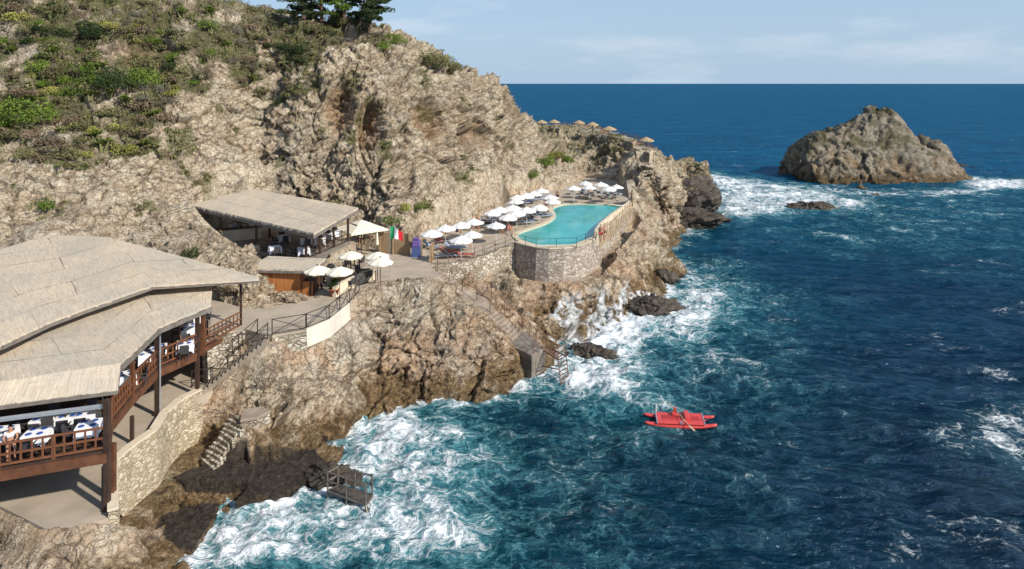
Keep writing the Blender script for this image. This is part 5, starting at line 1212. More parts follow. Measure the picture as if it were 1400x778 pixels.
for (a, c, rz, l_, chs) in [(94, 566, .3, 'left half of the long one behind the front railing', (2, 3)), (118, 563, .3, 'right half of the long one behind the front railing', (2, 0)), (50, 590, .2, 'beside the railing post at the front', (0, 1, 2)), (4, 588, .2, 'at the left edge of the photo', (0, 1)), (121, 579, .3, 'in the front corner', (1, 0)),
                       (172, 511, .6, 'at the first window bay of the seaward side', (1, 3)), (199, 482, .7, 'in the second bay of the seaward side', (1, 3)), (217, 474, .5, 'right beside the round downpipe', (1,)), (253, 468, .4, 'along the third bay beside the lattice railing', (0, 2)), (258, 446, .4, 'beside the person in the magenta top', (0, 1)), (266, 431, .4, 'at the far end near the path', (0, 3)), (60, 570, .2, 'deep inside behind the front left chairs', (0, 1, 2, 3)), (148, 520, .5, 'inside, one row behind the seaward bays', (0, 2))]:
    x, y, _ = PZ(a, c, 6.87); setting(x, y, ZD, rz, l_, LR, chs)
MR = 'in the middle pavilion'
for (a, c, rz, l_, chs) in [(376, 337, .5, 'front left in the pavilion', (0, 2)), (388, 322, .5, 'middle left in the pavilion', (0, 1, 2)), (415, 339, .4, 'at the front railing of the pavilion', (1, 3)), (419, 326, .4, 'behind the front railing of the pavilion', (0, 2)), (437, 326, .3, 'by the pavilion railing, nearest the kiosk', (0, 2)), (449, 320, .3, 'by the pavilion railing, second from the kiosk', (0, 2)), (458, 316, .3, 'by the pavilion railing, farthest', (0, 1))]:
    x, y, _ = PZ(a, c, 8.77); setting(x, y, 8.0, rz, l_, MR, chs, False)
wt = None
for k, (a, c, l_) in enumerate([(448, 376, 'dark wooden table under the parasol behind the kiosk'), (497, 369, 'dark wooden table beside the cream parapet'), (470, 380, 'dark wooden table next to the potted plant'), (482, 352, 'dark wooden table by the tall corner post')]):
    if wt is None:
        wt = o = empty('wooden_table', (0, 0, 0)); MB().box((0, 0, .72), (1.1, .8, .05)).build('top', G['dark_wood'], o)
        for x in (-.45, .45):
            for y in (-.32, .32): MB().box((x, y, .35), (.07, .07, .7)).build('leg', G['dark_wood'], o)
    else: o = copy_tree(wt)
    o.location = PZ(a, c, 6.95)[:2] + (6.2,); o.rotation_euler.z = .3 * k; tag(o, l_, 'table', 'dark tables on the kiosk terrace')
    for s_ in (0, 1, 2):
        c_ = copy_tree(ch); aa = .3 * k + s_ * pi / 2 + .4; c_.location = (o.location.x + .8 * sin(-aa), o.location.y + .8 * cos(aa), 6.2); c_.rotation_euler.z = aa; tag(c_, ['dark armchair at the ', 'dark armchair left of the ', 'dark armchair in front of the '][s_] + l_, 'chair', 'dark chairs on the kiosk terrace')
# ------------------------------------------------------------------ flag
fl = empty('flagpole', PZ(533, 379, 6.2), label='thin flagpole with the Italian flag on the path', cat='flagpole')
zt_ = 10.35; MB().tube((0, 0, 0), (0, 0, zt_ - 6.2 + .1), .03, n=6).build('pole', G['alu'], fl)
n = 24; vs = []; fs = []
for i in range(n + 1):
    for j in range(7):
        t = i / n; vs.append((.03 + 1.0 * t, .12 * sin(t * 7 + j * .3), (zt_ - 6.25) - j * .17 * (1 - .25 * t) - .42 * t * t + .04 * sin(5 * t + j)))
mb = MB()
for i in range(n):
    for j in range(6):
        mb.cur = min(2, int(i / n * 3)); a = i * 7 + j; mb.f.append((a, a + 7, a + 8, a + 1)); mb.mi.append(mb.cur)
mb.v = vs; mb.build('flag', [G['flag_green'], G['flag_white'], G['flag_red']], fl, True)
# ------------------------------------------------------------------ potted plant
pp = empty('potted_plant', PZ(457, 405, 6.2), label='bright green leafy plant in a terracotta pot beside the iron fence', cat='plant')
MB().lathe([(0, 0), (.25, 0), (.36, .5), (.4, .5), (.4, .58), (.3, .55), (0, .5)], 14).build('pot', G['terracotta'], pp, True)
mb = MB(); rl = random.Random(3)
for k in range(34):
    a = rl.uniform(0, 2 * pi); h0 = rl.uniform(.6, 1.5); L = rl.uniform(.45, .8); d = Vector((cos(a), sin(a), rl.uniform(.3, 1.2))).normalized(); s_ = Vector((-sin(a), cos(a), 0)); p0 = Vector((0, 0, h0)); w_ = .13
    mb.add([p0, p0 + d * L * .5 + s_ * w_, p0 + d * L + Vector((0, 0, -.15)), p0 + d * L * .5 - s_ * w_], [(0, 1, 2, 3)])
mb.tube((0, 0, .5), (0, 0, 1.6), .05, .03); mb.build('leaves', G['leaf_green'], pp)
# ------------------------------------------------------------------ steel bathing platform in the surf
bp = empty('bathing_platform', PZ(470, 668, 0.5), label='weathered steel bathing platform with railings and ladder in the surf', cat='platform')
pf = lambda a, c, z: Vector(PZ(a, c, z))
zt = 0.65; c_ = [pf(448, 672, zt), pf(500, 690, zt), pf(509, 677, zt), pf(462, 664, zt)]
fr = MB()
for a, c in zip(c_, c_[1:] + c_[:1]): fr.beam(a, c, .09)
for t in (.25, .5, .75): fr.beam(c_[0].lerp(c_[1], t), c_[3].lerp(c_[2], t), .06)
ob = [fr.build('frame', G['steel'])]; dk = MB()
for k in range(9): t = (k + .5) / 9; dk.beam(c_[0].lerp(c_[3], t), c_[1].lerp(c_[2], t), .10, .03)
ob.append(dk.build('deck_grating', G['steel']))
for q_ in c_ + [c_[0].lerp(c_[1], .5), c_[3].lerp(c_[2], .5)]: ob.append(MB().tube(q_ + Vector((0, 0, -1.5)), q_ + Vector((0, 0, 1.05)), .05, n=6).build('post', G['steel']))
rl_ = MB()
for h_ in (.55, 1.0):
    v_ = Vector((0, 0, h_)); rl_.tube(c_[3] + v_, c_[2] + v_, .035, n=6); rl_.tube(c_[0] + v_, c_[3] + v_, .035, n=6)
    if h_ < 1 or True: rl_.tube(c_[0] + v_, c_[1] + v_, .035, n=6)
rl_.tube(c_[0] + Vector((0, 0, -.7)), c_[1] + Vector((0, 0, -1.0)), .04, n=6).tube(c_[0] + Vector((0, 0, -1.2)), c_[1] + Vector((0, 0, .3)), .03, n=6)
ob.append(rl_.build('railing', G['steel'])); ld = MB(); d_ = Vector((.55, -.75, -1.9))
for q_ in (c_[1], c_[2]): ld.tube(q_ + Vector((-.05, 0, 1.1)), q_, .04, n=6); ld.tube(q_, q_ + d_, .04, n=6)
for k in range(7): t = k / 7; ld.beam(c_[1] + d_ * t, c_[2] + d_ * t, .16, .04)
ob.append(ld.build('ladder', G['steel'])); attach(bp, *ob)
for k, (px, py, z_, sz_, l_) in enumerate([(395, 408, 6.35, (1.2, .6, .45), 'low brown boulder in front of the wooden kiosk'), (346, 398, 6.9, (1.3, .9, 1.3), 'pale boulder at the left end of the wooden kiosk'), (322, 382, 7.6, (1.7, 1.2, 1.5), 'large pale boulder between the long reed roof and the pavilion'), (300, 352, 8.0, (1.6, 1.0, 1.1), 'pale boulder at the front left corner of the pavilion'), (340, 350, 7.7, (1.6, .9, .9), 'rounded boulder right in front of the bar counter')]):
    lump('boulder', PZ(px, py, z_), sz_, 51 + 3 * k, M_ROCK, .3 * k, 60, .45, label=l_, cat='rock')
sr = Vector(PZ(455, 655, .4)); lump('sea_rock', tuple(sr), (1.6, .9, .7), 41, M_WET, -.3, 60, label='dark rock under the steel bathing platform', cat='rock')
# jetty walkway and ladder
jl = empty('sea_ladder', PZ(760, 485, 1.9), label='rusty walkway and ladder going down from the jetty into the surf', cat='ladder')
a0, a1, b0, b1 = pf(742, 478, 1.95), pf(763, 492, 1.95), pf(747, 473, 1.95), pf(774, 487, 1.95)
wk_ = MB().beam(a0, a1, .08).beam(b0, b1, .08)
for k in range(8): t = k / 7; wk_.beam(a0.lerp(a1, t), b0.lerp(b1, t), .12, .03)
wk_.beam(pf(738, 500, 0.8), pf(764, 505, 1.0), .06)
l1_, l2_ = a1, b1; e1, e2 = Vector((l1_.x + .25, l1_.y - .35, -.5)), Vector((l2_.x + .25, l2_.y - .35, -.5)); ldm = MB()
for s_, e_ in ((l1_, e1), (l2_, e2)): ldm.tube(s_ + Vector((0, 0, 1.0)), s_, .035, n=6); ldm.tube(s_, e_, .04, n=6)
for k in range(1, 9): t = k / 9; ldm.beam(l1_.lerp(e1, t), l2_.lerp(e2, t), .08, .04)
rl_ = MB().tube(a0 + Vector((0, 0, 1)), a1 + Vector((0, 0, 1)), .03).tube(b0 + Vector((0, 0, 1)), b1 + Vector((0, 0, 1)), .03)
attach(jl, wk_.build('walkway', G['rust']), ldm.build('ladder', G['rust']), rl_.build('handrail', G['rust']), *[MB().tube(q_, q_ + Vector((0, 0, 1.0)), .03, n=6).build('post', G['rust']) for q_ in (a0, b0, a0.lerp(a1, .5), b0.lerp(b1, .5))])
# ------------------------------------------------------------------ red rowing catamaran
bt = empty('rescue_boat', (0, 0, 0), label='red twin hulled rowing boat with oars drifting on the dark water', cat='boat')
def hull(y0, L=4.5):
    n = 22; m_ = 8; vs = []
    for i in range(n + 1):
        t = i / n; x = -L / 2 + L * t; s_ = max(0.02, sin(pi * min(1, max(0, t * 0.98 + .01))) ** .45); w_ = .22 * s_; hgt = .30 * (0.35 + .65 * s_); rise = .16 * abs(2 * t - 1) ** 3
        for k in range(m_): a = 2 * pi * k / m_ + pi / 8; vs.append((x, y0 + w_ * cos(a), rise + .1 + hgt / 2 * sin(a)))
    fs = [(i * m_ + k, i * m_ + (k + 1) % m_, (i + 1) * m_ + (k + 1) % m_, (i + 1) * m_ + k) for i in range(n) for k in range(m_)] + [tuple(range(m_))[::-1], tuple(range(n * m_, n * m_ + m_))]
    mb = MB(); mb.add(vs, fs); return mb.build('hull', G['boat_red'], bt, True)
hull(-.52); hull(.52)
MB().box((0, 0, .31), (2.9, 1.38, .10)).build('deck', G['boat_red'], bt, bevel=.03)
MB().box((-.55, 0, .365), (1.1, .5, .05)).box((.9, -.05, .365), (.7, .55, .05)).build('well', G['boat_dark'], bt, bevel=.02)
MB().box((.45, .12, .45), (.34, .9, .3)).box((-.35, .35, .42), (.22, .3, .28)).build('seat', G['boat_red'], bt, bevel=.05)
MB().beam((-.3, .42, .3), (-.22, .42, .82), .16, .10).build('backrest', G['boat_red'], bt, bevel=.02)
MB().box((.08, -.2, .36), (.4, .22, .12)).build('footrest', G['boat_red'], bt, bevel=.02)
for x in (-1.45, 1.5): MB().tube((x, -.72, .34), (x, .72, .34), .045, n=8).build('crossbar', G['alu'], bt)
for s_ in (-1, 1): MB().box((.05, s_ * .66, .36), (.16, .1, .12)).build('oarlock', G['alu'], bt)
oar1 = MB().tube((-.55, 1.2, .8), (.5, -.95, .36), .03, n=6).build('oar', G['pale_wood'], bt); MB().beam((.5, -.95, .36), (.75, -1.35, .28), .15, .03).build('blade', G['pale_wood'], oar1)
oar2 = MB().tube((-.2, .1, .4), (1.3, -.1, .36), .028, n=6).build('oar', G['boat_dark'], bt); MB().beam((1.3, -.1, .36), (1.7, -.15, .35), .14, .03).build('blade', G['boat_dark'], oar2)
MB().box((.2, -.3, .33), (.36, .26, .06)).build('cushion', G['shirt_white'], bt)
x, y, _ = PZ(929, 581, .1); bt.location = (x, y, .02 + float(wave_h(np.array([x]), np.array([y]))[0]) * .6 + .03); bt.rotation_euler = (.03, -.02, radians(-7))
# channel marker on the island
MB().tube((0, 0, 0), (0, 0, 1.6), .08, .03, 6).box((0, 0, 1.0), (.5, .06, .1)).build('marker', G['iron'], label='tiny dark marker post on the summit of the rock island', cat='marker').location = PY(1176, 153, 164)

# ------------------------------------------------------------------ people
def skinned(name, verts, edges, radii, mat, parent, sub=1):
    me = bpy.data.meshes.new(name); me.from_pydata(verts, edges, []); me.materials.append(G[mat]); o = bpy.data.objects.new(name, me); COL.objects.link(o); o.parent = parent
    sk = o.modifiers.new('skin', 'SKIN'); sk.use_smooth_shade = True
    for i, r_ in enumerate(radii): me.skin_vertices[0].data[i].radius = (r_, r_); me.skin_vertices[0].data[i].use_root = (i == 0)
    ss = o.modifiers.new('sub', 'SUBSURF'); ss.levels = sub; ss.render_levels = sub; return o
def person(loc, rz, pose, shirt, shorts, label, hair='hair', grp=None, z=None):
    r_ = empty('person', loc, rz, label=label, cat='person', group=grp)
    if pose == 'stand':
        J = dict(pel=(0, 0, .93), wai=(0, 0, 1.1), che=(0, .01, 1.32), nek=(0, 0, 1.5), hed=(0, -.02, 1.63), top=(0, 0, 1.73))
        arms = [((s_ * .18, 0, 1.42), (s_ * .26, .02, 1.14), (s_ * .27, -.08, .9), (s_ * .27, -.12, .8)) for s_ in (-1, 1)]
        legs = [((s_ * .10, 0, .86), (s_ * .11, -.02 - .05 * s_, .48), (s_ * .12, .03, .08), (s_ * .12, -.13, .04)) for s_ in (-1, 1)]
    elif pose == 'sit':
        J = dict(pel=(0, 0, .50), wai=(0, .03, .66), che=(0, .02, .88), nek=(0, -.02, 1.05), hed=(0, -.06, 1.18), top=(0, -.05, 1.28))
        arms = [((s_ * .18, 0, .98), (s_ * .25, -.08, .74), (s_ * .17, -.30, .72), (s_ * .14, -.38, .74)) for s_ in (-1, 1)]
        legs = [((s_ * .10, -.05, .50), (s_ * .13, -.46, .48), (s_ * .13, -.46, .08), (s_ * .13, -.60, .04)) for s_ in (-1, 1)]
    else:
        J = dict(pel=(0, 0, .46), wai=(0, .16, .50), che=(0, .36, .60), nek=(0, .52, .70), hed=(0, .64, .76), top=(0, .73, .80))
        arms = [((s_ * .18, .42, .64), (s_ * .26, .2, .50), (s_ * .22, -.02, .48), (s_ * .2, -.10, .48)) for s_ in (-1, 1)]
        legs = [((s_ * .10, -.08, .45), (s_ * .12, -.46, .56), (s_ * .11, -.85, .44), (s_ * .11, -.92, .54)) for s_ in (-1, 1)]
    V_ = [J[k] for k in ('pel', 'wai', 'che', 'nek', 'hed', 'top')]; E = [(i, i + 1) for i in range(5)]; Rr = [.135, .115, .14, .055, .095, .07]
    for a in arms:
        o_ = len(V_); V_ += list(a); E += [(2, o_), (o_, o_ + 1), (o_ + 1, o_ + 2), (o_ + 2, o_ + 3)]; Rr += [.06, .045, .032, .04]
    for a in legs:
        o_ = len(V_); V_ += list(a); E += [(0, o_), (o_, o_ + 1), (o_ + 1, o_ + 2), (o_ + 2, o_ + 3)]; Rr += [.09, .062, .042, .04]
    skinned('body', V_, E, Rr, 'skin', r_)
    if shirt: 
        V2 = [J['wai'], J['che'], tuple(np.array(J['che']) * .55 + np.array(J['nek']) * .45)] + [a[0] for a in arms] + [tuple((np.array(a[0]) + np.array(a[1])) / 2) for a in arms]
        skinned('shirt', V2, [(0, 1), (1, 2), (1, 3), (1, 4), (3, 5), (4, 6)], [.145, .165, .09, .08, .08, .068, .068], shirt, r_)
    if shorts:
        V3 = [J['pel']] + [a[0] for a in legs] + [tuple(np.array(a[0]) * .5 + np.array(a[1]) * .5) for a in legs]
        skinned('shorts', V3, [(0, 1), (0, 2), (1, 3), (2, 4)], [.155, .11, .11, .095, .095], shorts, r_)
    hd = np.array(J['hed']); tp = np.array(J['top']); 
    skinned('hair', [tuple(hd * .4 + tp * .6 + np.array([0, .03, .0])), tuple(tp + np.array([0, .01, .01]))], [(0, 1)], [.105, .08], hair, r_)
    return r_
def P6(a, c, z=6.0): px, py = Z5(a, c); return PZ(px, py, z)
person(tuple(PZ(247, 468, ZD)), radians(-60), 'stand', 'shirt_magenta', 'swim_dark', 'person in a magenta top standing among the tables of the lower restaurant')
person(tuple(PZ(14, 622, ZD)), radians(40), 'sit', 'shirt_white', 'swim_dark', 'person in a white shirt seated at the left edge of the lower restaurant')
person(tuple(PZ(492, 334, 6.3)), radians(20), 'sit', 'shirt_teal', 'swim_dark', 'person in a dark teal top sitting under the large square parasol')
person(P6(440, 398), radians(20), 'stand', None, 'swim_dark', 'bather in dark swimwear standing under the fourth parasol along the cliff')
person(P6(468, 396), radians(-30), 'stand', None, 'swim_red', 'bather in red swimwear standing at the end of the small terrace by the cliff')
person(P6(345, 418), radians(90), 'sit', 'swim_dark', 'swim_dark', 'person in dark clothes sitting between the parasols along the cliff')
person(P6(408, 480), radians(30), 'sit', 'swim_dark', 'swim_dark', 'person in black sitting beside the parasol near the rubble wall')
person(P6(595, 405), radians(10), 'sit', 'shirt_white', 'swim_dark', 'person in white sitting under the lone parasol at the pool corner')
person(P6(637, 408), radians(60), 'sit', 'swim_red', 'swim_red', 'person in red sitting at the left corner of the pool')
person(P6(1160, 455, 6.1), radians(-20), 'stand', None, 'swim_red', 'bather in red swimwear standing outside the right corner of the pool')
person(P6(1180, 445, 6.1), radians(80), 'stand', None, 'swim_dark', 'bather in dark swimwear at the right corner of the pool')
person(P6(852, 280), radians(180), 'stand', None, 'swim_red', 'bather standing on the waist of the pool rim')
for k, (a, c) in enumerate(((240, 458), (292, 530))):
    person(P6(a, c + 8), radians(95), 'lie', None, 'swim_red', ['sunbather in red swimwear on the lounger by the first cliff parasol', 'sunbather in red swimwear on the lounger by the rubble wall'][k])

for k, (a, c, pz, l_) in enumerate([(620, 398, 'lie', 'sunbather in dark swimwear lying beside the lone parasol at the pool corner'), (705, 347, 'lie', 'sunbather lying on a lounger at the front of the parasol cluster'), (765, 335, 'lie', 'sunbather lying on a lounger beside the pool, left of the waist'), (1090, 206, 'sit', 'person sitting under the front left parasol beyond the pool'), (1215, 200, 'sit', 'person sitting under the rightmost parasol beyond the pool'), (915, 232, 'stand', 'bather in dark swimwear standing at the far left corner of the pool'), (520, 372, 'sit', 'person sitting between the small terrace and the lone parasol')]):
    person(P6(a, c + (3 if pz == 'lie' else 0)), radians(100 if pz == 'lie' else 30 * k), pz, None if k % 2 else 'shirt_white', 'swim_dark' if k != 4 else 'swim_red', l_)
# ------------------------------------------------------------------ vegetation
from mathutils.bvhtree import BVHTree
from mathutils.kdtree import KDTree
_me = land.data
_nv = len(V)
def ground(x, y):
    """terrain height from the nearest tessellation point"""
    co, i, d = _kd.find((x, y, 0)); return float(V[i, 2]), i
_sel = np.where((V[:, 0] > -90) & (V[:, 0] < 45) & (V[:, 1] > 12) & (V[:, 1] < 175) & (V[:, 2] > 2))[0][::3]
_kd = KDTree(len(_sel))
for j, i in enumerate(_sel): _kd.insert((float(V[i, 0]), float(V[i, 1]), 0), int(i))
_kd.balance()
def leaf_cloud(n, rad, leaf, seed, squash=.8, flat=0.0, lumps=7):
    r_ = np.random.default_rng(seed); cs = r_.normal(size=(lumps, 3)); cs /= np.linalg.norm(cs, axis=1)[:, None]; cs *= r_.uniform(.25, .62, (lumps, 1)); cs[:, 2] = np.abs(cs[:, 2]) * .9 + .1
    k = r_.integers(0, lumps, n); d = r_.normal(size=(n, 3)); d /= np.linalg.norm(d, axis=1)[:, None]; rr_ = r_.uniform(.55, 1.0, (n, 1)) ** .5
    P = (cs[k] + d * rr_ * r_.uniform(.3, .5, (lumps, 1))[k]) * rad; P[:, 2] *= squash; P = P[P[:, 2] > -.05 * rad]; n = len(P)
    a = r_.normal(size=(n, 3)); a /= np.linalg.norm(a, axis=1)[:, None]; q_ = np.cross(a, r_.normal(size=(n, 3))); q_ /= np.linalg.norm(q_, axis=1)[:, None]
    s_ = leaf * r_.uniform(.6, 1.3, (n, 1)); Vv = np.stack([P - a * s_, P + q_ * s_ * .5, P + a * s_, P - q_ * s_ * .5], 1).reshape(-1, 3)
    return Vv, np.arange(n * 4).reshape(n, 4)
def bush_proto(name, mat, n, leaf, seed, squash=.8):
    Vv, Ff = leaf_cloud(n, 1.0, leaf, seed, squash); r_ = empty(name, (0, 0, 0))
    o = mesh_np('foliage', Vv, Ff, G[mat], False); o.parent = r_
    st_ = MB(); rr_ = random.Random(seed)
    for k in range(5): st_.tube((0, 0, -.3), (rr_.uniform(-.4, .4), rr_.uniform(-.4, .4), rr_.uniform(.3, .6)), .035, .012, 5)
    st_.build('stem', G['bark'], r_); return r_
def place(root, first, x, y, z, s_, **kw):
    o = root if first else copy_tree(root); o.location = (x, y, z); o.rotation_euler.z = random.uniform(0, 6.28); o.scale = (s_ * random.uniform(.85, 1.2), s_, s_ * random.uniform(.75, 1.1)); return tag(o, **kw)
kinds = [('shrub', 'leaf_dry', 'dry brown shrub on the cliff slope', .07), ('shrub', 'leaf_olive', 'low olive green shrub on the cliff slope', .07), ('shrub', 'leaf_dark', 'dense dark green shrub on the cliff slope', .065), ('shrub', 'leaf_green', 'fresh green shrub on the cliff slope', .065), ('shrub', 'leaf_grey', 'grey leafless looking shrub on the cliff slope', .05), ('shrub', 'leaf_yellow', 'yellow green tuft on the cliff slope', .075)]
protos = [[bush_proto(k[0], k[1], 900 if k[1] != 'leaf_grey' else 700, k[3], 100 + 7 * i + j, .75) for j in range(2)] for i, k in enumerate(kinds)]
usedp = set()
GRP = ['dry brown shrubs on the cliff slope', 'olive green shrubs on the cliff slope', 'dark green shrubs on the cliff slope', 'fresh green shrubs on the cliff slope', 'grey shrubs on the cliff slope', 'yellow green tufts on the cliff slope']
def region(x, y, z):
    px = 700 + x / y * F; py = 114 + (HC - z) / y * F
    row = 'near the top edge' if py < 45 else ('high on the slope' if py < 100 else ('halfway down the slope' if py < 165 else 'low on the slope'))
    col_n = 'far left' if px < 70 else ('left of the dark bush' if px < 140 else ('around the orange hollow' if px < 230 else ('above the pavilion' if px < 330 else ('left of the caves' if px < 440 else 'by the caves'))))
    return row + ', ' + col_n
def shrub(kind, x, y, z, s_, label=None):
    if label is None: label = ('small ' if s_ < .95 else ('wide ' if s_ > 1.25 else '')) + kinds[kind][2].replace(' on the cliff slope', '') + ' ' + region(x, y, z)
    j = random.randrange(2); f = (kind, j) not in usedp; usedp.add((kind, j))
    return place(protos[kind][j], f, x, y, z, s_, label=label or kinds[kind][2], cat='shrub', group=GRP[kind])
def on_face(px, py, t0=None):
    """terrain point seen in the direction measured in the photo"""
    d = ((px - 700) / F, (114 - py) / F); sel = _front
    m_ = np.abs(_ax - d[0]) + np.abs(_az - d[1]); i = np.argmin(m_); 
    cand = np.where(m_ < m_[i] + .004)[0]; i = cand[np.argmin(V[_front][cand, 1])]; return V[_front[i]]
_front = np.where((V[:, 1] > 15) & (V[:, 2] > 1))[0]; _ax = V[_front, 0] / V[_front, 1]; _az = (V[_front, 2] - HC) / V[_front, 1]
_front_l = _front
# weighted scatter over the vegetated slope
w_ = veg[_front] * (V[_front, 1] < 112) * (_az * F > -260)
_sp = np.random.default_rng(21)
cells = {}
cand = _front[np.where(w_ > .5)[0]]; _sp.shuffle(cand); cnt = 0
for i in cand:
    x, y, z = V[i]; px = 700 + x / y * F; py = 114 + (HC - z) / y * F
    if px < -60 or py < -25 or px > 640: continue
    cs_ = (16, 12) if px < 260 else (20, 14)
    key = (int(px // cs_[0]), int(py // cs_[1]), px < 260)
    if key in cells: continue
    cells[key] = 1; cnt += 1
    if cnt > 290: break
    nz_ = perlin(np.array([[x / 7, y / 7, z / 7]]), 88)[0]; r_ = random.random(); nz_ = nz_ + (.12 if px < 240 else 0)
    k = (0 if r_ < .55 else 4) if nz_ < -.12 else ((1 if r_ < .6 else (5 if r_ < .8 else 0)) if nz_ < .15 else (3 if r_ < .35 else (2 if r_ < .6 else 1)))
    shrub(k, float(x), float(y), float(z) - .15, random.uniform(.7, 1.5))
BB = {}
def bigbush(kind, x, y, z, s_, l_):
    f = kind not in BB
    if f: BB[kind] = bush_proto('bush', kinds[kind][1], 4200, .032, 500 + kind, .7)
    return place(BB[kind], f, x, y, z, s_, label=l_, cat='bush')
# single larger bushes measured in the photo
big = [(160, 112, 2, 2.6, 'large dark green bush in the middle of the cactus slope'), (185, 108, 3, 2.0, 'dark green bush right of the large one on the cactus slope'), (130, 108, 3, 1.8, 'green bush left of the large one on the cactus slope'), (20, 150, 3, 3.0, 'broad fresh green bush at the left edge of the photo'), (45, 158, 3, 2.0, 'green bush right of the broad one at the left edge'), (0, 172, 3, 1.8, 'green bush below the broad one at the left edge'), (125, 48, 2, 2.2, 'grey green bush high on the slope left of the orange hollow'),
       (407, 68, 2, 1.6, 'upper part of the dark green bush on the upper cliff'), (408, 84, 2, 1.2, 'dark green bush just below the upright one on the upper cliff'), (370, 60, 2, .9, 'small dark bush left of the upright one on the upper cliff'), (465, 34, 1, 2.3, 'rounded olive bush under the pine trees'), (600, 86, 1, 2.4, 'wide olive bush on the skyline right of the young pine'), (618, 92, 1, 1.6, 'yellowish right end of the skyline bush'), (540, 56, 3, 1.5, 'light green young pine on the skyline'), (525, 62, 3, 1.0, 'small green bush left of the young pine on the skyline'), (585, 82, 2, 1.4, 'dark left end of the skyline bush'),
       (60, 282, 3, 1.0, 'green plant hanging on the bare rock left of the pavilion'), (535, 300, 3, 1.1, 'green bush at the cliff foot above the Italian flag'), (575, 283, 3, .9, 'green bush on the cliff right of the flag'), (555, 285, 5, .8, 'yellow green plant on the cliff above the flag'), (260, 345, 2, 1.0, 'dark bush in the hollow between the two reed roofs'), (745, 222, 3, 1.6, 'green bush on the slope above the far end of the pool'), (760, 212, 5, 1.6, 'yellow green bush above the far parasols'), (730, 240, 3, 1.2, 'green bush low on the slope left of the far parasols'), (775, 218, 3, 1.3, 'green bush right of the yellow green one above the far parasols'), (350, 395, 5, .5, 'small green tuft on the rock left of the kiosk')]
for px, py, k, s_, l_ in big:
    q_ = on_face(px, py); shrub(k, float(q_[0]), float(q_[1]) + .1 * s_, float(q_[2]) - .1 * s_, s_ * 1.3, l_) if s_ < 1.3 else bigbush(k, float(q_[0]), float(q_[1]) + .2 * s_, float(q_[2]) - .1 * s_, s_ * 1.3, l_)
# many small tufts as ground cover
rr_ = np.random.default_rng(4); idx = _front[np.where((np.maximum(veg, smallveg * 1.2)[_front] > .35) & (cave[_front] < .3))[0]]; idx = rr_.choice(idx, 6200, replace=True)
Vt, Ft = [], []; base_c = [leaf_cloud(26, .30, .085, 300 + k, .7) for k in range(6)]
for i in idx:
    a, f = base_c[rr_.integers(6)]; s_ = rr_.uniform(.5, 1.9); Vt.append(a * s_ + V[i] + rr_.uniform(-.2, .2, 3) * [1, 1, 0]); Ft.append(len(f))
nv = sum(len(a) for a in Vt); o = mesh_np('scrub', np.concatenate(Vt), np.arange(nv).reshape(-1, 4), None, False)
mcv, nt_, bs = new_mat('scrub_leaf'); b = NB(nt_); p = b.pos()
b.l(b.ramp(b.noise(0.8, 5, .65, p), [(.3, (.07, .055, .035)), (.42, (.20, .16, .09)), (.5, (.10, .12, .03)), (.6, (.24, .21, .12)), (.7, (.20, .24, .05))]), bs.inputs['Base Color']); bs.inputs['Roughness'].default_value = .8; bs.inputs['Specular IOR Level'].default_value = .1
o.data.materials.append(mcv); tag(o, 'low dry grass and herbs growing in the cracks of the cliff', 'ground cover', kind='stuff')
# cactus / agave like plants with bright tops
def rosette():
    r_ = empty('cactus_plant', (0, 0, 0)); st_ = MB(); lf = MB(); q_ = random.Random(9)
    for k in range(6):
        a = q_.uniform(0, 6.28); d = q_.uniform(.1, .7); h_ = q_.uniform(.15, .8); tx, ty = d * cos(a), d * sin(a); st_.tube((tx * .4, ty * .4, -.4), (tx, ty, h_), .09, .07, 6)
        for m_ in range(13):
            b_ = 2 * pi * m_ / 13 + k; e_ = q_.uniform(.1, .9); dr = Vector((cos(b_) * cos(e_), sin(b_) * cos(e_), sin(e_))); sd_ = Vector((-sin(b_), cos(b_), 0)); p0 = Vector((tx, ty, h_)); L = .6
            lf.add([p0 + sd_ * .04, p0 + dr * L * .5 + sd_ * .07, p0 + dr * L, p0 + dr * L * .5 - sd_ * .07, p0 - sd_ * .04], [(0, 1, 2, 3, 4)])
    st_.build('stem', G['leaf_olive'], r_); lf.build('leaves', G['leaf_bright'], r_); return r_
cpt = [(128, 72, 1.1, 'upper bright green cactus plant left of the dark bush'), (137, 88, 1.1, 'bright green cactus plant just below the upper one'), (125, 125, 1.0, 'first in the row of three bright green cactus plants'), (150, 124, 1.0, 'second in the row of three bright green cactus plants'), (178, 131, 1.0, 'third in the row of three bright green cactus plants'), (212, 150, 1.0, 'bright green cactus plant right of and below the row of three'), (131, 178, 1.0, 'lower bright green cactus plant above the bare rock band'), (140, 192, 1.2, 'wide bright green cactus plant lowest on the slope'), (75, 62, .9, 'yellow green cactus plant high on the left slope'), (88, 105, .9, 'cactus plant left of the dark bush'), (45, 128, .8, 'yellow cactus plant above the green bush at the left edge'), (205, 190, .8, 'cactus plant at the lower right of the slope'), (80, 172, .9, 'cactus plant between the left green bush and the lowest one'), (250, 12, 1.1, 'pale green cactus clump on the left skyline'), (292, 10, 1.2, 'pale green cactus clump right of the other one on the skyline'), (285, 32, .8, 'cactus plant just below the skyline clumps'), (310, 55, .9, 'cactus plant on the upper middle slope'), (345, 100, .8, 'cactus plant left of the small cave'), (20, 60, .9, 'cactus plant near the upper left corner')]
cpz = rosette()
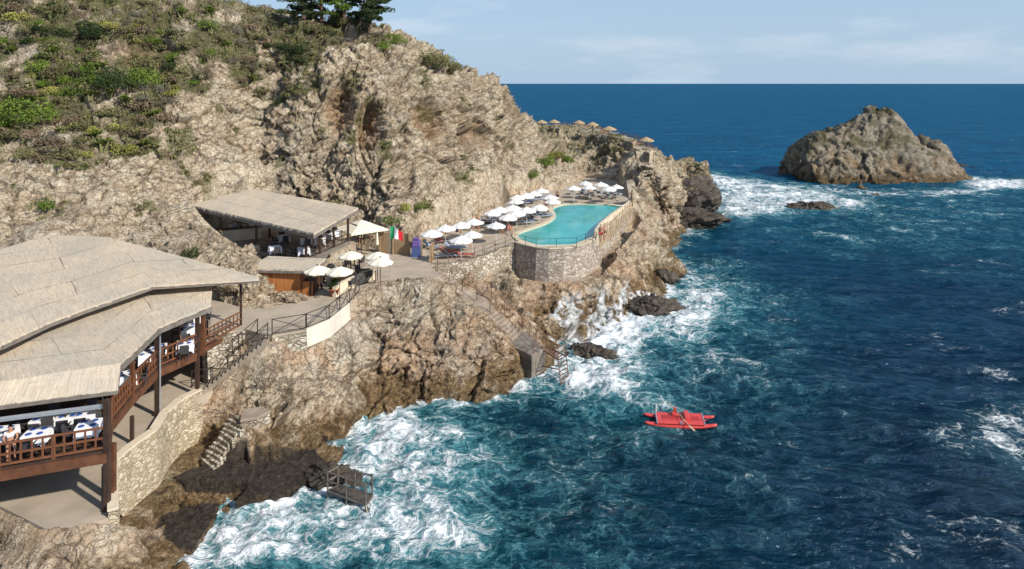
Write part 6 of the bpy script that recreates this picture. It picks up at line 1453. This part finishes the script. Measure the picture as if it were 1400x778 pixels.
for k, (px, py, s_, l_) in enumerate(cpt):
    q_ = on_face(px, py + 6); place(cpz, k == 0, float(q_[0]), float(q_[1]), float(q_[2]) - .1, s_, label=l_, cat='cactus', group='bright green cactus plants on the slope')
# pines on the cliff top
def pine(x, y, z, hgt, seed, lean, label):
    r_ = empty('pine_tree', (x, y, z), label=label, cat='tree', group='pine trees on the cliff top'); q_ = random.Random(seed); tk = MB(); pts = []
    for k in range(6): t = k / 5; pts.append(Vector((lean * t * t * hgt, .1 * sin(t * 5), hgt * t)))
    for k in range(5): tk.tube(pts[k], pts[k + 1], .26 * (1 - k * .16), .22 * (1 - (k + 1) * .16), 7)
    tips = []
    for k in range(22):
        t = q_.uniform(.14, 1); p0 = pts[0].lerp(pts[-1], t); p0.x = lean * t * t * hgt; a = q_.uniform(0, 6.28); L = q_.uniform(1.0, 2.8) * (1.2 - .5 * t); e_ = p0 + Vector((cos(a) * L, sin(a) * L, q_.uniform(-.5, .9))); tk.tube(p0, e_, .06, .02, 5); tips.append((p0.lerp(e_, .6), .6)); tips.append((e_, .9))
    tk.build('trunk', G['bark'], r_); Vs_, n0 = [], 0
    for k, (e_, s_) in enumerate(tips):
        a, f = leaf_cloud(330, 1.25 * s_ * q_.uniform(.8, 1.2), .10, seed * 50 + k, .55, lumps=4); Vs_.append(a + np.array(e_) - [0, 0, .15])
    Vs_ = np.concatenate(Vs_); o = mesh_np('crown', Vs_, np.arange(len(Vs_)).reshape(-1, 4), G['leaf_dark' if seed % 2 else 'leaf_green'], False); o.parent = r_; return r_
for px, py, Y_, h_, sd_, ln, l_ in [(415, 20, 84, 3.6, 11, .1, 'leftmost low pine on the cliff top'), (440, 24, 86, 4.6, 13, -.1, 'second pine from the left on the cliff top'), (470, 26, 88, 5.5, 14, .15, 'middle pine with reddish trunk on the cliff top'), (492, 38, 88, 5.6, 15, .2, 'rightmost tall pine leaning out over the slope'), (505, 40, 87, 4.2, 17, .3, 'dark drooping pine on the right of the group')]:
    x, y, z = PT(px, py + 6, Y_); pine(x, y, z, h_ * 1.05, sd_, ln, l_)
